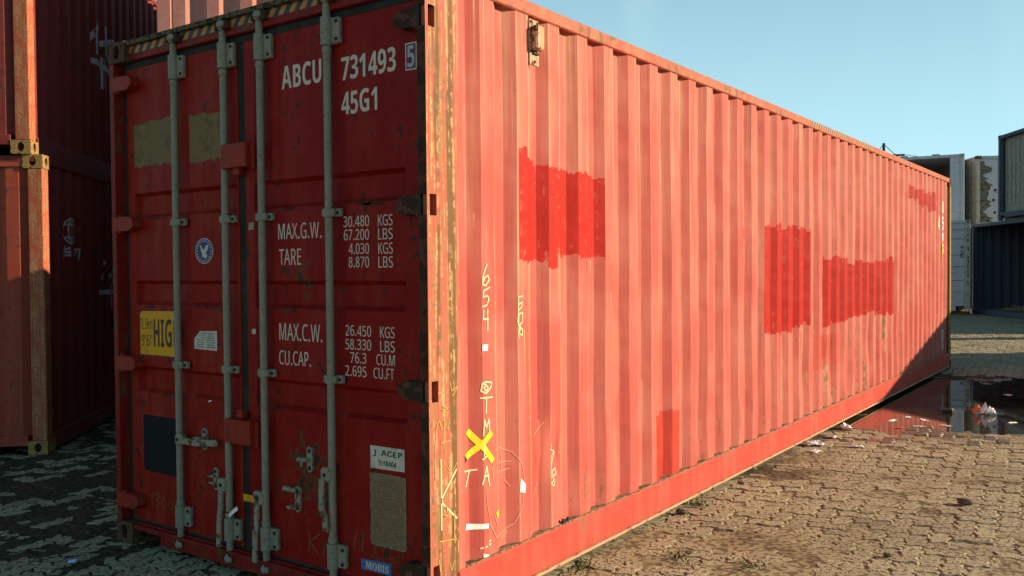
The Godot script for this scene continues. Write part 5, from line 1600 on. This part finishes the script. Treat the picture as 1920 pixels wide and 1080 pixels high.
func build_far_row():
	var white := {"casting": M.white_dirty, "side": M.white_box, "rail": M.white_box, "post": M.white_box, "front": M.white_box, "deck": M.inside_dark, "end": M.white_box}
	var dirty := {"casting": M.casting, "side": M.white_dirty, "rail": M.white_dirty, "post": M.white_dirty, "front": M.white_box}
	var blue := {"casting": M.blue_box, "side": M.blue_box, "rail": M.blue_box, "post": M.blue_box, "front": M.blue_box, "deck": M.timber, "end": M.blue_box}
	var lined := {"casting": M.blue_box, "side": M.blue_box, "rail": M.blue_box, "post": M.blue_box, "front": M.blue_box, "end": M.liner}
	# white pair straight ahead: the upper one is open towards us
	var lo := thing("shipping_container", "closed white container under the open white one at the back of the yard", "container", pose(Vector3(-2.842, 0, -31.84), 8.5), "white containers at the back")
	steel_box(lo, 12.192, 2.438, 2.896, white)
	var up := thing("shipping_container", "open-ended white container with a dark inside, raised above the yard", "container", pose(Vector3(-2.842, 2.8975, -31.84), 8.5), "white containers at the back")
	var shell := white.duplicate()
	steel_box(up, 12.192, 2.438, 2.591, shell, "open")
	boxpart(Vector3(-0.46, 0.166, -0.12), Vector3(-0.126, 2.48, -0.03), 0.01, "door_jamb", M.white_box, up)
	boxpart(Vector3(-2.31, 0.166, -0.12), Vector3(-2.18, 2.48, -0.03), 0.01, "door_jamb", M.white_box, up)
	for z in [-0.6, -1.75]: boxpart(Vector3(-0.5 + z * 0.9, 2.592, -0.3), Vector3(-0.25 + z * 0.9, 2.63, -0.1), 0.008, "roof_fitting", M.grey_box, up)
	# the white box in front of them with upright black lettering on its corner post
	for k in 2:
		var bm := MB.new()
		bm.box(Vector3(-2.438, 0.001, -0.1), Vector3(0.0, 0.10, 0.1), 0.006)
		var q := pose(Vector3(-2.115, 0, -28.3), 8.5)
		var o := done(bm, "timber_sleeper", M.timber, self, q * Transform3D(Basis.IDENTITY, Vector3(0, 0, -0.4 - k * 5.0)))
		tag(o, "timber sleeper under the lettered front of the white container" if k == 0 else "timber sleeper under the rear of the lettered white container", "timber", "timber sleepers")
	var w2 := thing("shipping_container", "white container with small black lettering down its corner post", "container", pose(Vector3(-2.115, 0.1015, -28.3), 8.5), "white containers at the back")
	castings(w2, 6.058, 2.438, 2.896, M.white_dirty)
	steel_box_closed(w2)
	# the rust-topped box on the same level, its paint peeling round the hinges
	var p3 := pose(Vector3.ZERO, 30.0)
	var at3 := Vector3(-2.604, 0, -32.87) + p3.basis.x * 2.438
	var under := thing("shipping_container", "dirty white container beneath the one with peeling doors", "container", Transform3D(p3.basis, at3), "white containers at the back")
	steel_box(under, 6.058, 2.438, 2.896, dirty)
	var peel := thing("shipping_container", "dirty white container with peeling paint and dark door fittings", "container", Transform3D(p3.basis, at3 + Vector3(0, 2.8975, 0)), "white containers at the back")
	steel_box(peel, 6.058, 2.438, 2.591, dirty, "recessed")
	peeling_doors(peel)
	# blue pair on the right, ends towards us
	var p5 := pose(Vector3.ZERO, -60.0)
	var at5 := Vector3(-2.252, 0, -29.43) + p5.basis.x * 6.058
	var low := thing("shipping_container", "dark blue container open along its long side with planks lying inside", "container", Transform3D(p5.basis, at5), "blue containers at the back")
	steel_box(low, 2.438, 6.058, 2.896, blue, "open")
	var added_shade_box := thing("shipping_container", "unseen closed blue container added beside the open one to shade the far paving", "container", Transform3D(p5.basis, at5 + p5.basis.x * 2.47), "blue containers at the back")
	steel_box(added_shade_box, 6.058, 2.438, 2.591, blue)  # out of view, added to carry the shade of the row further
	var at4 := at5 + p5.basis.x * 1.9 + Vector3(0, 2.98, 0)
	for k in 2:
		var bm := MB.new()
		bm.box(Vector3(-6.058, 0.0, -0.1), Vector3(-1.9, 0.079, 0.1), 0.004)
		var o := done(bm, "timber_sleeper", M.timber, self, Transform3D(p5.basis, at4 + Vector3(0, -0.0815, 0) + p5.basis.z * (-0.3 - 1.8 * k)))
		tag(o, "timber sleeper under the front of the raised blue container" if k == 0 else "timber sleeper under the rear of the raised blue container", "timber", "timber sleepers")
	var top := thing("shipping_container", "blue container with a recessed grey ribbed lining, highest at the back", "container", Transform3D(p5.basis, at4), "blue containers at the back")
	steel_box(top, 2.438, 6.058, 2.50, lined, "recessed")
	# loose planks on the floor of the open blue box
	var rng := RandomNumberGenerator.new()
	rng.seed = 31
	for k in 5:
		var bm := MB.new()
		var l := rng.randf_range(0.9, 1.9)
		bm.box(Vector3(-l * 0.5, 0, -0.06), Vector3(l * 0.5, 0.03, 0.06), 0.003)
		var q := Transform3D(p5.basis, at5) * Transform3D(Basis(Vector3.UP, rng.randf_range(-0.5, 0.5)), Vector3(-4.9 + rng.randf_range(-0.08, 0.08), 0.1465 + 0.031 * k, -0.75 - 0.1 * k))
		var o := done(bm, "plank", M.liner if k % 2 else M.timber, self, q)
		tag(o, "%s plank of the loose pile in the open dark blue container" % ["lowest", "second lowest", "middle", "second highest", "topmost"][k], "plank", "loose planks")
	# a far pole with its crossarm and wires above the roofs
	var pole := thing("utility_pole", "distant utility pole with crossarm and wires above the container roofs", "pole", Transform3D(Basis(Vector3.UP, 0.35), Vector3(-12.2, -0.07, -60.7)))
	var b := MB.new()
	b.cyl(Vector3.ZERO, Vector3(0, 9.9, 0), 0.16, 10, 0.09)
	done(b, "pole", M.wire, pole)
	b = MB.new()
	b.box(Vector3(-0.9, 9.0, -0.06), Vector3(1.3, 9.12, 0.06))
	b.box(Vector3(-0.25, 8.55, -0.2), Vector3(0.3, 9.0, 0.2), 0.03)
	b.box(Vector3(0.7, 8.6, -0.12), Vector3(1.1, 8.75, 0.12))
	done(b, "crossarm", M.wire, pole)
	for q in [[Vector3(0, 9.85, 0), Vector3(-2.4, 8.2, 0.2)], [Vector3(0, 9.85, 0), Vector3(2.4, 8.7, 0)], [Vector3(1.2, 9.1, 0), Vector3(16, 8.4, -6)]]:
		b = MB.new()
		var pts := []
		for k in 9:
			var p: Vector3 = q[0].lerp(q[1], k / 8.0)
			p.y -= 0.5 * sin(PI * k / 8.0)
			pts.append(p)
		b.tube(pts, 0.022, 5)
		done(b, "wire", M.wire, pole)

func steel_box_closed(root: Node3D):
	var L := 6.058
	var W := 2.438
	var H := 2.896
	for s in 2:
		var xo := 0.0 if s == 0 else -W
		var sg := 1.0 if s == 0 else -1.0
		var b := MB.new()
		folded_sheet(b, 0.13, L - 0.13, 0.15, H - 0.06, func(q, f, y): return Vector3(xo - sg * 0.008 + sg * f, y, -q), Vector3(sg, 0, 0))
		done(b, "side_wall", M.white_box, root)
		boxpart(Vector3(xo, 0.015, -L + 0.178), Vector3(xo - sg * 0.06, 0.165, -0.178), 0.006, "bottom_side_rail", M.white_box, root)
		boxpart(Vector3(xo, H - 0.075, -L + 0.178), Vector3(xo - sg * 0.06, H - 0.012, -0.178), 0.006, "top_side_rail", M.white_box, root)
		for z in [0.0, -L + 0.16]: boxpart(Vector3(xo - sg * 0.002, 0.118, z - 0.16), Vector3(xo - sg * 0.17, H - 0.118, z - 0.003), 0.01, "corner_post", M.white_dirty, root)
	# panelled end: flush boards with fine joints
	var ys := [0.17, 0.62, 0.98, 1.42, 1.78, 2.30, 2.60, 2.79]
	for k in ys.size() - 1: boxpart(Vector3(-W + 0.175, ys[k] + 0.006, -0.07), Vector3(-0.175, ys[k + 1] - 0.006, -0.02), 0.006, "end_panel", M.white_box, root)
	boxpart(Vector3(-W + 0.172, 0.16, -0.12), Vector3(-0.172, 2.79, -0.072), 0.0, "end_backing", M.grey_box, root)
	boxpart(Vector3(-W + 0.162, H - 0.105, -0.09), Vector3(-0.162, H - 0.012, -0.004), 0.005, "top_end_rail", M.white_box, root)
	boxpart(Vector3(-W + 0.42, 0.02, -0.09), Vector3(-0.42, 0.165, -0.004), 0.005, "end_sill", M.white_box, root)
	boxpart(Vector3(-W + 0.05, H - 0.04, -L + 0.05), Vector3(-0.05, H - 0.02, -0.05), 0.0, "roof", M.white_box, root)
	boxpart(Vector3(-W + 0.062, 0.11, -L + 0.1), Vector3(-0.062, 0.145, -0.13), 0.0, "floor", M.inside_dark, root)
	for q in [["T", 2.52], ["M", 2.36], ["U", 2.20], ["1", 1.92], ["0", 1.66], ["1", 1.52], ["6", 1.38], ["2", 1.24], ["4", 1.10], ["5", 0.86]]:
		lettering(root, q[0], Transform3D(Basis.IDENTITY, Vector3(-0.115, q[1], -0.0028)), 0.07, 0.11, M.ink)
	for q in [["4", 1.98], ["S", 1.82], ["G", 1.70]]:
		lettering(root, q[0], Transform3D(Basis.IDENTITY, Vector3(-0.30, q[1], -0.0195)), 0.10, 0.12, M.ink)

func peeling_doors(root: Node3D):
	var W := 2.438
	var H := 2.591
	var rng := RandomNumberGenerator.new()
	rng.seed = 9
	boxpart(Vector3(-W + 0.125, 0.17, -0.135), Vector3(-1.225, H - 0.12, -0.06), 0.006, "door", M.white_box, root)
	boxpart(Vector3(-1.213, 0.17, -0.135), Vector3(-0.125, H - 0.12, -0.06), 0.006, "door", M.white_box, root)
	# bare metal where the paint has come off along the hinge side
	var p := PackedVector2Array()
	p.append(Vector2(-W + 0.13, 0.2))
	for k in 30:
		var y := 0.2 + k * 0.075
		p.append(Vector2(-W + 0.22 + rng.randf_range(0.02, 0.22) + (0.2 if k % 8 < 3 else 0.0), y))
	p.append(Vector2(-W + 0.13, 2.4))
	var b := MB.new()
	b.ext(p, Transform3D(Basis.IDENTITY, Vector3(0, 0, -0.0598)), 0.002)
	done(b, "bare_patch", M.peel, root)
	for y in [0.45, 1.05, 1.65, 2.15]:
		b = MB.new()
		b.box(Vector3(-W + 0.06, y - 0.05, -0.0575), Vector3(-W + 0.36, y + 0.05, -0.015), 0.01)
		done(b, "hinge", M.peel, root)
	for x in [-1.62, -1.38]:
		b = MB.new()
		b.cyl(Vector3(x, 0.12, -0.03), Vector3(x, H - 0.06, -0.03), 0.022, 8)
		done(b, "locking_bar", M.white_dirty, root)
		for y in [0.3, 0.95, 1.75, 2.3]: boxpart(Vector3(x - 0.05, y - 0.05, -0.0595), Vector3(x + 0.09, y + 0.05, -0.0), 0.01, "bar_bracket", M.rusty_dark, root)
	for q in [[-1.80, 0.55], [-1.84, 1.0], [-1.78, 1.35]]:
		b = MB.new()
		b.ext(oval(q[0], q[1], 0.05, 0.05, 10), Transform3D(Basis.IDENTITY, Vector3(0, 0, -0.0598)), 0.004)
		done(b, "door_fitting", M.rusty_dark, root)

# ---------------------------------------------------------------- litter
func crumple(sd: int, size: Vector3, n := 7) -> ArrayMesh:
	var rng := RandomNumberGenerator.new()
	rng.seed = sd
	var g := []
	for j in n + 1:
		for i in n + 1:
			var u := float(i) / n - 0.5
			var v := float(j) / n - 0.5
			var r := 1.0 - 0.35 * rng.randf() * smoothstep(0.3, 0.5, maxf(absf(u), absf(v)))
			g.append(Vector3(u * size.x * r + rng.randf_range(-0.06, 0.06) * size.x, size.y * (0.05 + rng.randf() * (1.0 - 1.2 * Vector2(u, v).length())), v * size.z * r + rng.randf_range(-0.06, 0.06) * size.z))
	var b := MB.new()
	for j in n:
		for i in n:
			var k := j * (n + 1) + i
			b.quad(g[k], g[k + 1], g[k + n + 2], g[k + n + 1], Vector3.UP)
	return b.mesh()

func scrap(where: Vector2, sd: int, size: Vector3, mat: Material, called: String, label: String, category: String, y := 0.0, group := "scraps of litter"):
	var h := y if y != 0.0 else maxf(0.0015 - sunk(where.x, where.y), -0.0102)
	var o := inst(crumple(sd, size), called, mat, self, Transform3D(Basis(Vector3.UP, sd * 0.7), Vector3(where.x, h, where.y)))
	tag(o, label, category, group)

func build_litter():
	scrap(Vector2(0.10, -5.03), 1, Vector3(0.20, 0.06, 0.13), M.paper, "paper_scrap", "largest crumpled white paper by the bottom rail of the long red container", "litter")
	scrap(Vector2(0.20, -4.72), 2, Vector3(0.13, 0.035, 0.09), M.paper, "paper_scrap", "small white paper beside the crumpled one by the red bottom rail", "litter")
	scrap(Vector2(0.10, -6.00), 3, Vector3(0.16, 0.07, 0.11), M.paper, "paper_scrap", "crumpled white paper where the puddle meets the red container", "litter")
	scrap(Vector2(0.13, -5.45), 4, Vector3(0.12, 0.03, 0.08), M.paper, "paper_scrap", "flat white paper between two crumpled ones along the red rail", "litter")
	scrap(Vector2(0.42, -5.12), 5, Vector3(0.15, 0.03, 0.07), M.paper, "paper_scrap", "folded white paper lying out on the dry blocks", "litter")
	var flats := [Vector2(0.36, -6.75), Vector2(0.62, -6.95), Vector2(0.86, -6.72), Vector2(0.66, -6.55), Vector2(1.38, -7.25), Vector2(0.45, -7.05), Vector2(1.10, -9.40), Vector2(0.50, -6.35)]
	for k in flats.size():
		scrap(flats[k], 20 + k, Vector3(0.16 - 0.01 * k, 0.012, 0.07), M.paper if k != 7 else M.paper_orange, "paper_scrap", ["thin pale paper on the puddle nearest the wall of the long red container", "thin pale paper on the puddle between the bottle and the red wall", "thin pale paper afloat just in front of the dark bottle", "long pale paper at the near rim of the puddle", "thin pale paper afloat in front of the torn carton", "narrow pale paper floating among other scraps before the bottle", "thin pale paper afloat on the far side of the puddle", "reddish paper scrap at the near edge of the puddle"][k], "litter", -0.0102)
	# a torn carton and a bottle end lying in the water
	var c := thing("torn_carton", "crumpled orange and white carton standing in the puddle", "litter", Transform3D(Basis(Vector3.UP, 0.4), Vector3(1.06, -0.012, -7.66)))
	inst(crumple(41, Vector3(0.11, 0.16, 0.10), 6), "body", M.paper_orange, c, Transform3D(Basis.IDENTITY, Vector3(-0.05, 0, 0)))
	inst(crumple(42, Vector3(0.12, 0.15, 0.10), 6), "lining", M.paper, c, Transform3D(Basis.IDENTITY, Vector3(0.02, 0, 0.01)))
	inst(crumple(43, Vector3(0.10, 0.12, 0.09), 6), "flap", M.paper, c, Transform3D(Basis.IDENTITY, Vector3(0.085, 0, -0.01)))
	var bt := thing("plastic_bottle", "dark bottle with a cream base floating in the puddle", "bottle", Transform3D(Basis(Vector3.UP, 0.5).scaled(Vector3.ONE * 0.72), Vector3(0.72, 0.010, -7.60)))
	var b := MB.new()
	b.cyl(Vector3(-0.14, 0, 0), Vector3(-0.09, 0, 0), 0.014, 12)
	b.cyl(Vector3(-0.09, 0, 0), Vector3(-0.05, 0, 0), 0.014, 14, 0.034)
	b.cyl(Vector3(-0.05, 0, 0), Vector3(0.07, 0, 0), 0.034, 16)
	done(b, "body", M.dark_plastic, bt)
	b = MB.new()
	b.cyl(Vector3(0.07, 0, 0), Vector3(0.10, 0, 0), 0.0345, 16, 0.026)
	done(b, "base", M.cream, bt)
	# a broken lump of paving, weeds of rubble along the rail, the pale card in the shade
	var s := MB.new()
	var rng := RandomNumberGenerator.new()
	rng.seed = 5
	var lumps := [[Vector2(1.515, -3.60), 0.040, "broken stone lump lying alone on the sunlit blocks"], [Vector2(0.07, -2.36), 0.03, "small dark stone against the red bottom rail"], [Vector2(0.10, -3.3), 0.022, "tiny pebble near the red bottom rail"], [Vector2(1.35, -2.2), 0.02, "pebble on the sunlit blocks"]]
	for l in lumps:
		var m := MB.new()
		var pts := []
		for j in 5:
			for i in 8:
				var a := TAU * i / 8
				var h := -0.6 + 1.4 * j / 4.0
				var r: float = sqrt(maxf(0.02, 1.0 - h * h)) * rng.randf_range(0.75, 1.15)
				pts.append(Vector3(cos(a) * r * 1.4, h * 0.6, sin(a) * r) * l[1])
		for j in 4:
			for i in 8:
				var q := [pts[j * 8 + i], pts[j * 8 + (i + 1) % 8], pts[j * 8 + 8 + (i + 1) % 8], pts[j * 8 + 8 + i]]
				m.quad(q[0], q[1], q[2], q[3], (q[0] + q[2]))
		for i in 8: m.tri(pts[32 + i], pts[32 + (i + 1) % 8], Vector3(0, 0.55 * l[1], 0), Vector3.UP)
		var o := done(m, "stone", M.stone, self, Transform3D(Basis.IDENTITY, Vector3(l[0].x, l[1] * 0.40, l[0].y)))
		tag(o, l[2], "stone", "loose stones")
	# weeds rooted between the blocks and the rail
	for q in [[Vector2(0.075, -1.12), "weed tuft by the rail under the lashing ring of the red container"], [Vector2(0.085, -2.62), "small weed tuft beside the dark stone at the red rail"], [Vector2(0.42, -1.55), "low weed between sunlit blocks near the red rail"], [Vector2(0.80, -1.62), "flat weed sprouting among the sunlit blocks"]]:
		var m := MB.new()
		for k in 46:
			var ang := rng.randf() * TAU
			var r0 := Vector3(rng.randfn(0, 0.035), 0.0, rng.randfn(0, 0.05))
			var d := Vector3(cos(ang), rng.randf_range(0.25, 1.1), sin(ang)) * rng.randf_range(0.015, 0.04)
			var sd := Vector3(-sin(ang), 0, cos(ang)) * rng.randf_range(0.004, 0.008)
			m.quad(r0, r0 + d * 0.5 + sd, r0 + d, r0 + d * 0.5 - sd, Vector3.UP)
		var o := done(m, "weed", M.weed, self, Transform3D(Basis.IDENTITY, Vector3(q[0].x, -0.004, q[0].y)))
		tag(o, q[1], "weed", "weeds between the blocks", "stuff")
	var card := boxpart(Vector3(-0.022, 0, -0.014), Vector3(0.022, 0.012, 0.014), 0.002, "card", M.paper_blue, self)
	card.transform = Transform3D(Basis(Vector3.UP, 0.75), Vector3(-2.24, 0.003, 0.37))
	tag(card, "small pale blue card lying on the shaded muddy blocks", "card")
	scrap(Vector2(-4.10, 0.05), 51, Vector3(0.10, 0.02, 0.015), M.paper, "paper_scrap", "thin pale strip on the shaded blocks before the globe container", "litter")
	scrap(Vector2(-3.0, 0.35), 52, Vector3(0.06, 0.015, 0.02), M.worn_zinc, "paper_scrap", "dull curled scrap on the shaded muddy blocks near the blue card", "litter")
